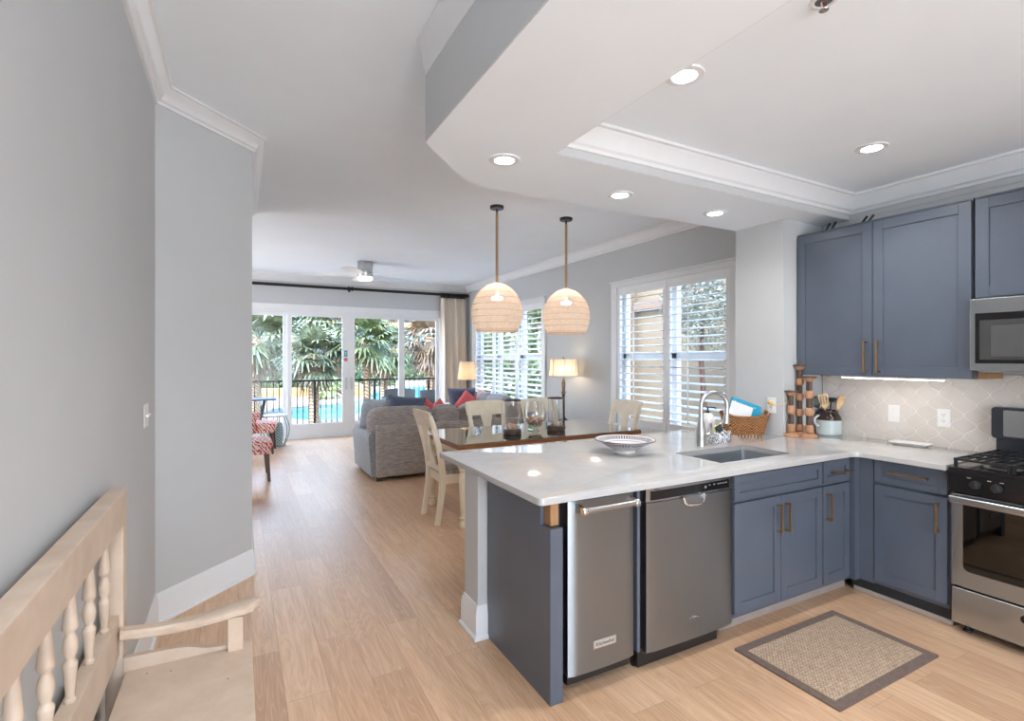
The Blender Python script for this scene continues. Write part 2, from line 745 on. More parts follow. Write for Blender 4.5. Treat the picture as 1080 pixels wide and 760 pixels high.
def arabesque():
    """lantern tiles on a wall that lies in the Y-Z plane"""
    a = NT('arabesque_tile')
    if a.co is None:
        a.co = a.n('TexCoord')
    s = a.n('SeparateXYZ')
    a.l(a.co.outputs['Object'], s.inputs[0])
    W, P, A = .066, .134, .0318
    y, z = s.outputs['Y'], s.outputs['Z']
    ph = a.math('MULTIPLY', z, 2 * pi / P)
    # pointed, s-shaped wave: sine plus third harmonic
    wv = a.math('ADD', a.math('MULTIPLY', a.math('COSINE', ph), A), a.math('MULTIPLY', a.math('COSINE', a.math('MULTIPLY', ph, 3)), A * -.05))
    def dist(sh, sg):
        q = a.math('ADD', y, a.math('MULTIPLY', wv, sg))
        q = a.math('DIVIDE', a.math('ADD', q, sh), 2 * W)
        q = a.math('SUBTRACT', a.math('FRACT', q), .5)
        return a.math('MULTIPLY', a.math('ABSOLUTE', q), 2 * W)
    d = a.math('MINIMUM', dist(0, 1), dist(W, -1))
    sl = a.math('SQRT', a.math('ADD', a.math('POWER', a.math('MULTIPLY', a.math('SINE', ph), 2 * pi / P * A), 2), 1))
    d = a.math('DIVIDE', d, sl)
    mr = a.n('MapRange', interpolation_type='SMOOTHSTEP')
    mr.inputs['From Min'].default_value = .0007
    mr.inputs['From Max'].default_value = .006
    a.l(d, mr.inputs['Value'])
    gm = a.n('MapRange', interpolation_type='SMOOTHSTEP')
    gm.inputs['From Min'].default_value = .0010
    gm.inputs['From Max'].default_value = .0024
    a.l(d, gm.inputs['Value'])
    tone = a.noise(3.5, a.coord(), 2)
    tile = a.ramp(tone, [(.35, lin(206, 199, 192)), (.65, lin(216, 210, 204))])
    a.set(a.mix(gm.outputs[0], lin(228, 225, 221), tile), .22)
    a.bump(mr.outputs[0], .55, .004)
    return a.m


M['tile'] = arabesque()


def weave():
    """woven rattan shade with see-through gaps (object z / angle)"""
    a = NT('woven_rattan')
    a.co = a.n('TexCoord')
    s = a.n('SeparateXYZ')
    a.l(a.co.outputs['Object'], s.inputs[0])
    ang = a.math('ARCTAN2', s.outputs['Y'], s.outputs['X'])
    jit = a.noise(14, a.co.outputs['Object'], 2)
    u = a.math('FRACT', a.math('ADD', a.math('MULTIPLY', ang, 150 / (2 * pi)), a.math('MULTIPLY', jit, 2.0)))
    v = a.math('FRACT', a.math('ADD', a.math('MULTIPLY', s.outputs['Z'], 150), a.math('MULTIPLY', jit, 3.0)))
    band = a.math('FRACT', a.math('MULTIPLY', a.math('ADD', s.outputs['Z'], 2.0), 1 / .062))
    bandm = a.math('LESS_THAN', band, .16)
    solid = a.math('MAXIMUM', a.math('LESS_THAN', u, .46), a.math('LESS_THAN', v, .50))
    solid = a.math('MAXIMUM', solid, bandm)
    tone = a.noise(40, a.coord((1, 1, 6)), 3)
    c = a.ramp(tone, [(.3, lin(214, 192, 172)), (.7, lin(240, 226, 210))])
    c = a.mix(a.math('MULTIPLY', bandm, .35), c, lin(190, 148, 116))
    df = a.n('BsdfDiffuse')
    a.l(c, df.inputs[0])
    tl = a.n('BsdfTranslucent')
    a.l(c, tl.inputs[0])
    m1 = a.n('MixShader')
    m1.inputs[0].default_value = .45
    a.l(df.outputs[0], m1.inputs[1])
    a.l(tl.outputs[0], m1.inputs[2])
    tr = a.n('BsdfTransparent')
    m2 = a.n('MixShader')
    a.l(solid, m2.inputs[0])
    a.l(tr.outputs[0], m2.inputs[1])
    a.l(m1.outputs[0], m2.inputs[2])
    a.t.nodes.remove(a.p)
    a.l(m2.outputs[0], a.out.inputs[0])
    return a.m


M['weave'] = weave()


def rope():
    a = NT('jute_rope')
    x = a.n('TexWave', wave_type='BANDS', bands_direction='DIAGONAL')
    x.inputs['Scale'].default_value = 45
    x.inputs['Distortion'].default_value = .6
    a.l(a.coord(), x.inputs['Vector'])
    a.set(a.ramp(x.outputs['Fac'], [(.2, lin(140, 106, 78)), (.7, lin(206, 172, 138))]), .9)
    a.bump(x.outputs['Fac'], .5, .004)
    return a.m


M['rope'] = rope()


def shade_cloth(name, c, t=.6, v=.93):
    a = NT(name)
    df = a.n('BsdfDiffuse')
    tl = a.n('BsdfTranslucent')
    f = a.noise(220, a.coord((1, 1, .3)), 1)
    cc = a.ramp(f, [(.3, tuple(x * v for x in c[:3]) + (1,)), (.7, c)])
    a.l(cc, df.inputs[0])
    a.l(cc, tl.inputs[0])
    m = a.n('MixShader')
    m.inputs[0].default_value = t
    a.l(df.outputs[0], m.inputs[1])
    a.l(tl.outputs[0], m.inputs[2])
    a.t.nodes.remove(a.p)
    a.l(m.outputs[0], a.out.inputs[0])
    return a.m


M['curtain'] = shade_cloth('cream_curtain_linen', (.90, .83, .74, 1), .15, .99)
M['shade'] = shade_cloth('cream_lamp_shade', (.80, .72, .60, 1))


def matweave():
    a = NT('woven_mat')
    a.co = a.n('TexCoord')
    s = a.n('SeparateXYZ')
    a.l(a.co.outputs['Object'], s.inputs[0])
    u = a.math('SINE', a.math('MULTIPLY', s.outputs['X'], 2 * pi / .021))
    v = a.math('SINE', a.math('MULTIPLY', s.outputs['Y'], 2 * pi / .017))
    k = a.math('MULTIPLY', u, v)
    line = a.math('GREATER_THAN', v, .72)
    n = a.noise(70, a.coord(), 3)
    t = a.math('ADD', a.math('MULTIPLY', k, .25), a.math('MULTIPLY', n, 1.0))
    c = a.ramp(t, [(.25, lin(158, 130, 106)), (.55, lin(190, 166, 142)), (.8, lin(206, 186, 164))])
    c = a.mix(a.math('MULTIPLY', line, .35), c, lin(128, 102, 82))
    a.set(c, .8)
    a.bump(k, .5, .004)
    return a.m


M['matweave'] = matweave()
M['matborder'] = fabric('mat_brown_border', lin(92, 74, 64), lin(116, 96, 84), (60, 60, 60), .9, .3)


def wicker():
    a = NT('brown_wicker')
    a.co = a.n('TexCoord')
    s = a.n('SeparateXYZ')
    a.l(a.co.outputs['Object'], s.inputs[0])
    n = a.noise(30, a.co.outputs['Object'], 2)
    u = a.math('SINE', a.math('ADD', a.math('MULTIPLY', a.math('ADD', s.outputs['X'], a.math('MULTIPLY', s.outputs['Y'], -1.0)), 2 * pi / .034), a.math('MULTIPLY', n, 5)))
    v = a.math('SINE', a.math('ADD', a.math('MULTIPLY', s.outputs['Z'], 2 * pi / .021), a.math('MULTIPLY', n, 9)))
    k = a.math('ADD', a.math('MULTIPLY', a.math('MULTIPLY', u, v), .5), .5)
    c = a.ramp(a.math('ADD', a.math('MULTIPLY', k, .8), a.math('MULTIPLY', n, .2)), [(.22, lin(36, 20, 12)), (.45, lin(142, 86, 46)), (.72, lin(226, 160, 100))])
    a.set(c, .55)
    a.bump(k, 1.0, .012)
    return a.m


M['wicker'] = wicker()
M['can_on'] = emis('downlight_lens', (1, .985, .96), 14)
M['uc_on'] = emis('strip_light', (1, .93, .85), UC_W / (pi * .62 * .028))
M['bulb'] = emis('bulb_warm', (1, .93, .85), PEND_W / (4 * pi * pi * .05 ** 2))
M['lampbulb'] = emis('lamp_bulb', (1, .76, .5), LAMP_W / (4 * pi * pi * .035 ** 2))
M['fan_on'] = emis('fan_light_glass', (1, .97, .94), FAN_W / (pi * pi * .1 ** 2))

# ------------------------------------------------------------------ room shell
ZC = 3.045
struct('floor', G().box(-3.3, 4.7, -3.2, 10.40, -.12, 0), M['floor'])
struct('ceiling', G().box(-3.5, 4.8, -3.2, 10.5, ZC, ZC + .2), M['ceil'])
struct('wall_left', G().prism([(-.415, -3.2), (-.415, 3.51), (.085, 4.02), (.085, 6.1), (-3.3, 6.1), (-3.3, -3.2)], -.1, ZC + .05), M['wall'])
g = G()
g.box(-3.5, -3.3, 6.0, 7.0, -.1, ZC + .05)
g.box(-3.5, -3.3, 9.8, 10.45, -.1, ZC + .05)
g.box(-3.5, -3.3, 7.0, 9.8, 2.45, ZC + .05)
g.box(-3.5, -3.3, 7.0, 9.8, -.1, .25)
struct('wall_living_left', g, M['wall'])  # the opening is added, out of view, to let daylight in
g = G()
for y0 in (7.0, 8.36, 9.72):
    g.box(-3.45, -3.38, y0, y0 + .08, .25, 2.45)
g.box(-3.45, -3.38, 7.0, 9.8, .25, .33)
g.box(-3.45, -3.38, 7.0, 9.8, 2.37, 2.45)
struct('unseen_fill_window', g, M['trim'])  # unseen window frame, added with its opening to fill the living room with daylight
struct('wall_kitchen', G().box(4.14, 4.75, -3.2, 2.5, -.1, ZC + .05), M['wall'])
struct('skylight_block_wall', G().box(2.3, 4.3, -2.6, -2.4, -.1, ZC + .05), M['wall'])  # unseen wall piece, added to hold back sky light behind the kitchen
struct('wall_pier', G().box(3.645, 4.75, 2.465, 2.89, -.1, ZC + .05), M['wall'])
struct('wall_peninsula', G().box(1.135, 3.645, 2.52, 2.695, 0, .883), M['wall'])
WX = 4.38
g = G()
NW = (3.53, 5.284, .66, 2.42)      # near window opening
FW = (7.143, 9.86, .66, 2.42)      # far window opening
for y0, y1 in ((2.89, NW[0]), (NW[1], FW[0]), (FW[1], 10.45)):
    g.box(WX, WX + .20, y0, y1, -.1, ZC + .05)
for q in (NW, FW):
    g.box(WX, WX + .20, q[0], q[1], -.1, q[2])
    g.box(WX, WX + .20, q[0], q[1], q[3], ZC + .05)
struct('wall_right', g, M['wall'])
DX0, DX1, DZ = -.33, 3.80, 2.40
FY = 10.28
g = G()
g.box(-3.5, DX0, FY, FY + .18, -.1, ZC + .05)
g.box(DX1, 4.6, FY, FY + .18, -.1, ZC + .05)
g.box(DX0, DX1, FY, FY + .18, DZ, ZC + .05)
struct('wall_far', g, M['wall'])
# dropped kitchen ceiling with its tray
TY0 = -.9
g = G()
g.prism([(.81, -3.2), (4.2, -3.2), (4.2, TY0), (1.44, TY0), (1.44, 2.23), (4.2, 2.263), (4.2, 2.5), (3.66, 2.5), (3.66, 2.89), (1.244, 2.89), (.81, 2.416)], 2.56, ZC + .02)
struct('ceiling_soffit', g, M['ceil'])
struct('wall_soffit', G().box(.806, .812, -3.1, 2.412, 2.563, ZC), M['wall'])
struct('ceiling_tray', G().box(1.40, 4.2, TY0 - .05, 2.30, 2.73, 2.80), M['ceil'])


def crown(o, h, z):
    return [(0, z - h), (o * .16, z - h), (o * .2, z - h * .86), (o * .34, z - h * .78), (o * .40, z - h * .66), (o * .55, z - h * .40),
            (o * .78, z - h * .24), (o * .84, z - h * .16), (o, z - h * .12), (o, z), (0, z)]


def base(h=.172, t=.017):
    return [(0, 0), (t + .012, 0), (t + .011, .012), (t + .002, .020), (t, .021), (t, h * .74), (t * .8, h * .78), (t * .8, h * .86), (t * .45, h * .93), (t * .4, h), (0, h)]


struct('trim_1', G().sweep(crown(.088, .10, ZC), [(-.415, -3.1), (-.415, 3.51), (.085, 4.02), (.085, 6.1)]), M['trim'])
struct('trim_2', G().sweep(crown(.095, .125, ZC), [(-3.3, FY), (WX, FY), (WX, 2.89)]), M['trim'])
struct('trim_3', G().sweep(crown(.05, .165, ZC), [(.81, 2.40), (.81, -3.1)]), M['trim'])
struct('trim_4', G().sweep(crown(.10, .128, 2.73), [(1.44, TY0), (1.44, 2.23), (4.14, 2.262), (4.14, TY0)]), M['trim'])
struct('tray_face_shade', G().sweep([(0, 2.562), (.004, 2.562), (.004, 2.604), (0, 2.604)], [(1.44, TY0), (1.44, 2.23), (4.14, 2.262), (4.14, TY0)]), M['wall'])  # grey strip: shade on the tray face, painted in as colour
struct('baseboard_left', G().sweep(base(), [(-.415, -3.1), (-.415, 3.51), (.085, 4.02), (.085, 6.1)]), M['trim'])
struct('baseboard_peninsula', G().sweep(base(.178, .018), [(3.6, 2.695), (1.135, 2.695), (1.135, 2.52), (1.187, 2.52)]), M['trim'])
struct('baseboard_right', G().sweep(base(), [(WX, FY), (WX, 2.9)]), M['trim'])
struct('baseboard_far', G().sweep(base(), [(-3.3, FY), (DX0 - .1, FY)]), M['trim'])
# tiled splash back, and its plain painted return on the pier
struct('wall_backsplash', G().box(4.128, 4.145, .2, 2.455, .90, 1.40), M['tile'])


# ------------------------------------------------------------------ windows with plantation shutters
def casing(g, y0, y1, z0, z1, wd=.095, t=.022):
    x0 = WX - t
    g.box(x0, WX, y0 - wd, y0, z0 - wd, z1, .004)
    g.box(x0, WX, y1, y1 + wd, z0 - wd, z1, .004)
    g.box(x0 - .003, WX, y0 - wd, y1 + wd, z1, z1 + .075, .004)
    g.box(x0 - .022, WX, y0 - wd - .012, y1 + wd + .012, z1 + .062, z1 + .085, .006)
    g.box(x0, WX, y0, y1, z0 - wd, z0, .004)
    for yy in (y0 - wd - .004, y1 + wd - .008):
        g.box(x0 - .006, WX, yy, yy + .012, z0 - wd, z1 + .06, .003)


def window(name, q, splits):
    y0, y1, z0, z1 = q
    g = G()
    casing(g, *q)
    root = struct(name, g, M['trim'])
    f, p = G(), G()
    ys = [y0] + splits + [y1]
    xo = WX + .13
    for a, b in zip(ys, ys[1:]):
        for (u0, u1, v0, v1) in ((a, a + .05, z0, z1), (b - .05, b, z0, z1), (a, b, z0, z0 + .06), (a, b, z1 - .05, z1), (a, b, 1.50, 1.575)):
            f.box(xo - .02, xo + .05, u0, u1, v0, v1, .003)
        for k in (.28, .72):
            yy = a + (b - a) * k
            f.box(xo - .035, xo - .02, yy - .03, yy + .03, 1.572, 1.59, .003)
        p.box(xo + .012, xo + .018, a + .05, b - .05, z0 + .06, z1 - .05)
    struct('window_frame', f, M['white'], parent=root)
    struct('glass', p, M['glass'], parent=root)
    return root


window('window_1', NW, [4.407])
window('window_2', FW, [8.034, 8.974])


def shutter(y0, y1, z0, z1, label, rod_k, tilt=-.15):
    root = thing('plantation_shutter', label, 'shutter', (WX + .02, (y0 + y1) / 2, z0), 'white plantation shutters')
    x0, x1 = WX - .004, WX + .028
    y0 += .003
    y1 -= .003
    g = G()
    st = .052
    g.box(x0, x1, y0, y0 + st, z0, z1, .004)
    g.box(x0, x1, y1 - st, y1, z0, z1, .004)
    g.box(x0, x1, y0 + st, y1 - st, z1 - .10, z1, .004)
    g.box(x0, x1, y0 + st, y1 - st, z0, z0 + .088, .004)
    g.build('panel_frame', M['shutter'], root)
    g = G()
    zz = z0 + .088 + .045
    while zz < z1 - .10 - .03:
        c = Vector(((x0 + x1) / 2, 0, zz))
        pts = []
        for k in range(10):
            t = 2 * pi * k / 10
            v = RY(tilt) @ Vector((.044 * cos(t), 0, .0075 * sin(t)))
            pts.append((c.x + v.x, c.z + v.z))
        g.prism(pts, y0 + st, y1 - st, 'y')
        zz += .0865
    g.build('louvers', M['shutter'], root)
    yr = y0 + (y1 - y0) * rod_k
    G().box(x0 - .034, x0 - .024, yr - .006, yr + .006, z0 + .13, z1 - .14, .002).build('tilt_rod', M['nickel'], root)
    return root


zb, zt = NW[2], NW[3]
shutter(3.53, 4.407, zb, zt, 'right plantation shutter panel of the window beside the kitchen pier', .60)
shutter(4.407, 5.284, zb, zt, 'left plantation shutter panel of the window beside the kitchen pier', .60)
shutter(7.143, 8.034, zb, zt, 'shutter panel nearest the bronze lamp, at the window behind the pendants', .5, -.30)
shutter(8.034, 8.974, zb, zt, 'middle shutter panel of the three-part window behind the pendants', .5, -.30)
shutter(8.974, 9.86, zb, zt, 'shutter panel next to the curtain, at the window behind the pendants', .5, -.30)

# ------------------------------------------------------------------ sliding glass door
g = G()
cw = .10
g.box(DX0 - cw, DX0, FY - .02, FY, 0, DZ, .004)
g.box(DX1, DX1 + cw, FY - .02, FY, 0, DZ, .004)
g.box(DX0 - cw, DX1 + cw, FY - .022, FY, DZ, DZ + .1, .004)
g.box(DX0, DX1, FY, FY + .18, DZ - .045, DZ)
g.box(DX0, DX1, FY, FY + .18, 0, .03)
g.box(DX0, DX0 + .04, FY, FY + .18, 0, DZ)
g.box(DX1 - .04, DX1, FY, FY + .18, 0, DZ)
door = struct('door_1', g, M['trim'])


def leaf(x0, x1, gx0, gx1, yy):
    gz0, gz1 = .272, 2.29
    f = G()
    f.box(x0, gx0, yy, yy + .045, .03, DZ - .045, .004)
    f.box(gx1, x1, yy, yy + .045, .03, DZ - .045, .004)
    f.box(gx0, gx1, yy, yy + .045, .03, gz0, .004)
    f.box(gx0, gx1, yy, yy + .045, gz1, DZ - .045, .004)
    o = struct('door_leaf', f, M['trim'], parent=door)
    p = struct('glass', G().box(gx0 - .01, gx1 + .01, yy + .019, yy + .026, gz0 - .01, gz1 + .01), M['glass'], parent=o)
    return o


leaf(DX0 + .04, .80, DX0 + .12, .73, FY + .09)
la = leaf(.80, 1.902, .876, 1.776, FY + .03)
lb = leaf(1.902, 3.0, 2.012, 2.884, FY + .03)
leaf(2.96, DX1 - .04, 3.022, DX1 - .10, FY + .09)
for o, x in ((la, 1.846), (lb, 1.95)):
    h = G()
    h.box(x - .016, x + .016, FY + .015, FY + .031, .90, 1.13, .006)
    h.box(x - .008, x + .008, FY - .004, FY + .02, .93, 1.10, .005)
    struct('door_handle', h, M['nickel'], parent=o)
s1 = G().box(1.812, 1.872, FY + .026, FY + .0302, 1.535, 1.655, .0015).build('door_sticker', flat('teal_sticker', lin(60, 160, 166), .5), loc=(1.842, FY + .03, 1.53))
tag(s1, 'teal rectangular sticker on the sliding door stile', 'sticker')
g = G()
g.box(1.838, 1.846, FY + .024, FY + .0262, 1.56, 1.63)
g.box(1.826, 1.858, FY + .024, FY + .0262, 1.606, 1.614)
g.build('sticker_mark', M['white'], s1)
s2 = G().lathe([(.0, 0), (.034, 0), (.034, .004), (0, .004)], (1.842, FY + .026, 1.478), 24, 'y').build('door_sticker', flat('red_sticker', lin(206, 52, 66), .5), loc=(1.842, FY + .03, 1.44))
tag(s2, 'round red sticker under the teal one on the door stile', 'sticker')
G().box(1.824, 1.860, FY + .0235, FY + .0262, 1.472, 1.482).build('sticker_mark', M['white'], s2)


# ================================================================== KITCHEN
def shaker(g, u0, u1, z0, z1, f0, rail=.055, th=.02, rec=.009, plane='y', sgn=-1):
    """shaker door / drawer front. plane 'y': u is X, front at Y=f0, body behind at +Y. plane 'x': u is Y, front at X=f0"""
    def bx(a, b, c, d, p, q, bev=.0016):
        if plane == 'y':
            g.box(a, b, p, q, c, d, bev)
        else:
            g.box(p, q, a, b, c, d, bev)
    bx(u0, u0 + rail, z0, z1, f0, f0 + th)
    bx(u1 - rail, u1, z0, z1, f0, f0 + th)
    bx(u0 + rail, u1 - rail, z1 - rail, z1, f0, f0 + th)
    bx(u0 + rail, u1 - rail, z0, z0 + rail, f0, f0 + th)
    bx(u0 + rail - .004, u1 - rail + .004, z0 + rail - .004, z1 - rail + .004, f0 + rec, f0 + th - .001, 0)


def pull(c, L, plane='y', vert=True):
    """square bar pull; c = centre on the front face"""
    g = G()
    x, y, z = c
    s, p = .0055, .030
    h = L / 2
    for k in (-1, 1):
        o = k * (h - .008)
        if plane == 'y':
            q = (x, z + o) if vert else (x + o, z)
            g.box(q[0] - s, q[0] + s, y - p, y + .0005, q[1] - s, q[1] + s, .001)
        else:
            q = (y, z + o) if vert else (y + o, z)
            g.box(x - p, x + .0005, q[0] - s, q[0] + s, q[1] - s, q[1] + s, .001)
    dv, du = (h, s) if vert else (s, h)
    if plane == 'y':
        g.box(x - du, x + du, y - p - .008, y - p + .002, z - dv, z + dv, .0015)
    else:
        g.box(x - p - .008, x - p + .002, y - du, y + du, z - dv, z + dv, .0015)
    return g


PF = 1.860      # peninsula fronts
# --- sink base
sb = thing('sink_base_cabinet', 'blue sink base cabinet with two doors, right of the dishwasher', 'cabinet', (2.73, 2.15, 0))
g = G()
g.box(2.338, 2.356, PF + .021, 2.50, .10, .88)
g.box(3.10, 3.130, PF + .021, 2.50, .10, .88)
g.box(2.356, 3.10, PF + .021, PF + .04, .72, .74)
g.box(2.356, 3.10, PF + .021, 2.50, .10, .118)
g.box(2.338, 3.130, 2.48, 2.50, .10, .60)
g.build('body', M['blue'], sb)
g = G()
shaker(g, 2.341, 3.124, .738, .872, PF, .040)
g.build('false_drawer_front', M['blue'], sb)
for a, b, h in ((2.341, 2.7275, 2.694), (2.7315, 3.124, 2.766)):
    g = G()
    shaker(g, a, b, .128, .722, PF)
    d = g.build('door', M['blue'], sb)
    pull((h, PF, .598), .165).build('handle', M['brass'], d)
G().box(2.338, 3.130, PF + .10, PF + .112, 0, .10).build('toe_kick', M['toe'], sb)
# --- narrow drawer cabinet
nb = thing('drawer_cabinet', 'narrow blue base cabinet with one drawer in the inner corner', 'cabinet', (3.29, 2.15, 0))
G().box(3.132, 3.44, PF + .021, 2.50, .10, .88).build('body', M['blue'], nb)
g = G()
shaker(g, 3.136, 3.412, .738, .872, PF, .040)
d = g.build('drawer', M['blue'], nb)
pull((3.296, PF, .802), .16, 'y', False).build('handle', M['brass'], d)
g = G()
shaker(g, 3.136, 3.412, .128, .722, PF)
d = g.build('door', M['blue'], nb)
pull((3.168, PF, .60), .165).build('handle', M['brass'], d)
G().box(3.132, 3.535, PF + .10, PF + .112, 0, .10).build('toe_kick', M['toe'], nb)
# --- corner filler and range side cabinet
RF = 3.490
rc = thing('drawer_cabinet', 'blue base cabinet with drawer and door, left of the gas range', 'cabinet', (3.8, 1.57, 0))
g = G()
g.box(RF + .021, 4.12, 1.378, PF + .02, .10, .88)
g.box(3.442, RF + .03, 1.845, PF + .02, .10, .88)
g.box(RF + .006, RF + .03, 1.763, 1.85, .10, .88)
g.build('body', M['blue'], rc)
g = G()
shaker(g, 1.384, 1.757, .738, .872, RF, .040, plane='x')
d = g.build('drawer', M['blue'], rc)
pull((RF, 1.568, .812), .20, 'x', False).build('handle', M['brass'], d)
g = G()
shaker(g, 1.384, 1.757, .128, .722, RF, plane='x')
d = g.build('door', M['blue'], rc)
pull((RF, 1.424, .605), .165, 'x').build('handle', M['brass'], d)
G().box(RF + .06, RF + .07, 1.378, PF + .06, 0, .10).build('toe_kick', M['blue_dk'], rc)
g = G()
g.box(RF + .045, RF + .06, 1.378, PF + .045, 0, .03, .006)
g.build('shoe_moulding', M['toe'], rc)

# --- end panel with its raw wood cleat
ep = thing('end_panel', 'tall blue panel closing the left end of the peninsula', 'cabinet panel', (1.22, 2.2, 0))
g = G()
g.prism([(1.880, 0), (2.505, 0), (2.505, .881), (1.957, .881), (1.957, .764), (1.880, .764)], 1.188, 1.206, 'x')
g.box(1.206, 1.253, 1.876, 1.90, 0, .764, .002)
g.box(1.188, 1.2065, 1.876, 1.881, 0, .764)
g.build('panel', M['blue'], ep)
G().box(1.2065, 1.250, 1.905, 2.10, .766, .882, .002).build('wood_cleat', M['rawwood'], ep)

# --- trash compactor
X0, X1 = 1.277, 1.650
tcx = thing('trash_compactor', 'narrow stainless steel compactor with a bar handle, beside the blue end panel', 'trash compactor', (1.46, 2.15, 0))
g = G()
g.box(1.262, 1.668, 1.93, 2.48, .05, .872)
g.box(X0 + .01, X1 - .01, 1.895, 1.93, .05, .10)
g.build('body', M['black'], tcx)


def bowed(x0, x1, z0, z1, yf, yb, bow=.010, n=14, top=0.0):
    pts = [(x0, yb)]
    for i in range(n + 1):
        t = -1 + 2 * i / n
        e = .006 * max(0, (abs(t) - .94) / .06) ** 2
        pts.append((x0 + (x1 - x0) * i / n, yf + bow * t * t + e))
    pts.append((x1, yb))
    return G().prism(pts, z0, z1)


d = bowed(X0, X1, .100, .872, 1.862, 1.925, .006).build('door', M['steel'], tcx)
g = G()
hz, hy = .842, 1.806
g.tube([(1.325, hy, hz), (1.605, hy, hz)], .0125, 16)
h = g.build('handle', M['nickel'], d)
for x in (1.318, 1.612):
    g = G()
    g.lathe([(.0, -.012), (.016, -.012), (.018, -.006), (.018, .006), (.016, .012), (0, .012)], (x, hy, hz), 16, 'x')
    g.prism([(hy - .004, hz - .012), (1.868, hz - .02), (1.868, hz + .02), (hy - .004, hz + .012)], x - .009, x + .009, 'x')
    g.build('handle_bracket', M['chrome'], h)
b = G().box(1.401, 1.533, 1.855, 1.8625, .198, .238, .002).build('badge', M['chrome'], d)
G().box(1.408, 1.526, 1.8540, 1.8552, .204, .232).build('badge_face', flat('badge_silver', (.62, .62, .62), .4, .6), b)
text_mesh('badge_lettering', 'KitchenAid', .0225, .0006, M['black'], b, (1.467, 1.8536, .218), (pi / 2, 0, 0))
# blue filler strip right of it
G0 = thing('filler_strip', 'slim blue filler strip between the compactor and the dishwasher', 'cabinet panel', (1.68, 1.9, .1))
G().box(1.672, 1.690, 1.872, 2.3, .105, .875, .001).build('strip', M['blue'], G0)

# --- dishwasher
X0, X1 = 1.727, 2.330
dw = thing('dishwasher', 'stainless steel dishwasher with a black control strip under the counter', 'dishwasher', (2.03, 2.15, 0))
g = G()
g.box(1.700, 2.334, 1.915, 2.48, .05, .876)
g.box(1.700, 2.25, 1.900, 1.92, .012, .10)
g.build('body', M['black'], dw)
d = bowed(X0, X1, .088, .806, 1.858, 1.91, .006).build('door', M['steel'], dw)
cp = bowed(X0, X1, .810, .874, 1.862, 1.91, .004).build('control_panel', M['steel_h'], dw)
g = G()
pts = [(1.752, 1.868)] + [(1.752 + .55 * i / 10, 1.8605 + .004 * (-1 + (1.752 + .55 * i / 10 - X0) / (X1 - X0) * 2) ** 2) for i in range(11)] + [(2.302, 1.868)]
g.prism(pts, .818, .862)
st = g.build('control_strip', M['blackgloss'], cp)
gp = flat('grey_print', (.25, .26, .27), .5)
for x in (2.15, 2.185, 2.215, 2.235, 2.255, 2.275):
    G().box(x - .006, x + .006, 1.8605, 1.8625, .846, .851).build('button', gp, st)
G().lathe([(0, -.001), (.007, -.001), (.007, .001), (0, .001)], (2.12, 1.8605, .842), 16, 'y').build('button', gp, st)
text_mesh('lettering', 'Whirlpool', .0125, .0004, M['black'], cp, (1.80, 1.8645, .868), (pi / 2, 0, 0))
# pocket handle: chrome bail dipping over the top edge of the door
g = G()
prof = []
n = 18
for i in range(n + 1):
    t = -1 + 2 * i / n
    x = 2.028 + .076 * t
    z = .812 - .042 * (1 - t ** 4) ** .5
    prof.append((x, 1.850 - .010 * (1 - t * t), z))
g.tube(prof, [.007] * (n + 1), 8)
hb = g.build('handle', M['chrome'], d)
g = G()
pts = [(2.028 + .072 * cos(pi + pi * i / 16), .812 + .040 * sin(pi + pi * i / 16)) for i in range(17)]
g.prism(pts, 1.8535, 1.862, 'y')
g.build('handle_cup', flat('cup_grey', (.30, .30, .30), .3, .8), hb)
# small swirl emblem low on the door
g = G()
sw = [(2.003 + .08 * i / 14, 1.8565, .192 + .010 * sin(pi * i / 14 * 1.6) + .010 * (i / 14) ** 2) for i in range(15)]
g.tube(sw, [.0012 + .0014 * sin(pi * i / 14) for i in range(15)], 6)
lp = [(2.046 + .017 * cos(2 * pi * i / 14) * (1 - i / 40), 1.8565, .186 + .010 * sin(2 * pi * i / 14)) for i in range(12)]
g.tube(lp, .0014, 6)
g.build('emblem', M['chrome'], d)
g = G()
g.box(1.70, 2.26, 1.935, 1.95, 0, .05)
g.build('kick_plate', M['black'], dw)

# --- countertop
sink = (2.385, 3.020, 1.985, 2.335)
outer = [(1.112, 1.838), (3.440, 1.838), (3.440, 1.374), (4.128, 1.374), (4.128, 2.463), (3.643, 2.463), (3.643, 2.892), (4.352, 2.892), (4.352, 3.065), (1.112, 3.065)]
outer = fillet(outer, [.025, .05, .004, 0, 0, 0, 0, 0, 0, .02])
hole = fillet([(sink[0], sink[2]), (sink[1], sink[2]), (sink[1], sink[3]), (sink[0], sink[3])], .02, 4)
g = G()
g.plate(outer, [hole], .884, .914)
b_ = g.b
es = [e for e in b_.edges if len(e.link_faces) == 2 and abs(e.verts[0].co.z - e.verts[1].co.z) < 1e-5 and any(abs(f.normal.z) < .5 for f in e.link_faces) is not None]
b_.normal_update()
es = [e for e in b_.edges if len(e.link_faces) == 2 and abs(e.link_faces[0].normal.z) + abs(e.link_faces[1].normal.z) > .9 and abs(abs(e.link_faces[0].normal.z) - abs(e.link_faces[1].normal.z)) > .5 and e.verts[0].co.z > .9]
bmesh.ops.bevel(b_, geom=es, offset=.004, segments=2, affect='EDGES', profile=.5)
ct = g.build('countertop', M['quartz'], loc=(2.2, 2.3, .884), smooth=30)
tag(ct, 'white quartz worktop running over the peninsula and round to the range', 'countertop')

# --- sink and faucet
sk = thing('kitchen_sink', 'rectangular stainless undermount sink in the white worktop', 'sink', (2.70, 2.16, .68))
g = G()
x0, x1, y0, y1 = sink
t = .012
o = [(x0 - t, y0 - t), (x1 + t, y0 - t), (x1 + t, y1 + t), (x0 - t, y1 + t)]
zb_, zt_ = .690, .884


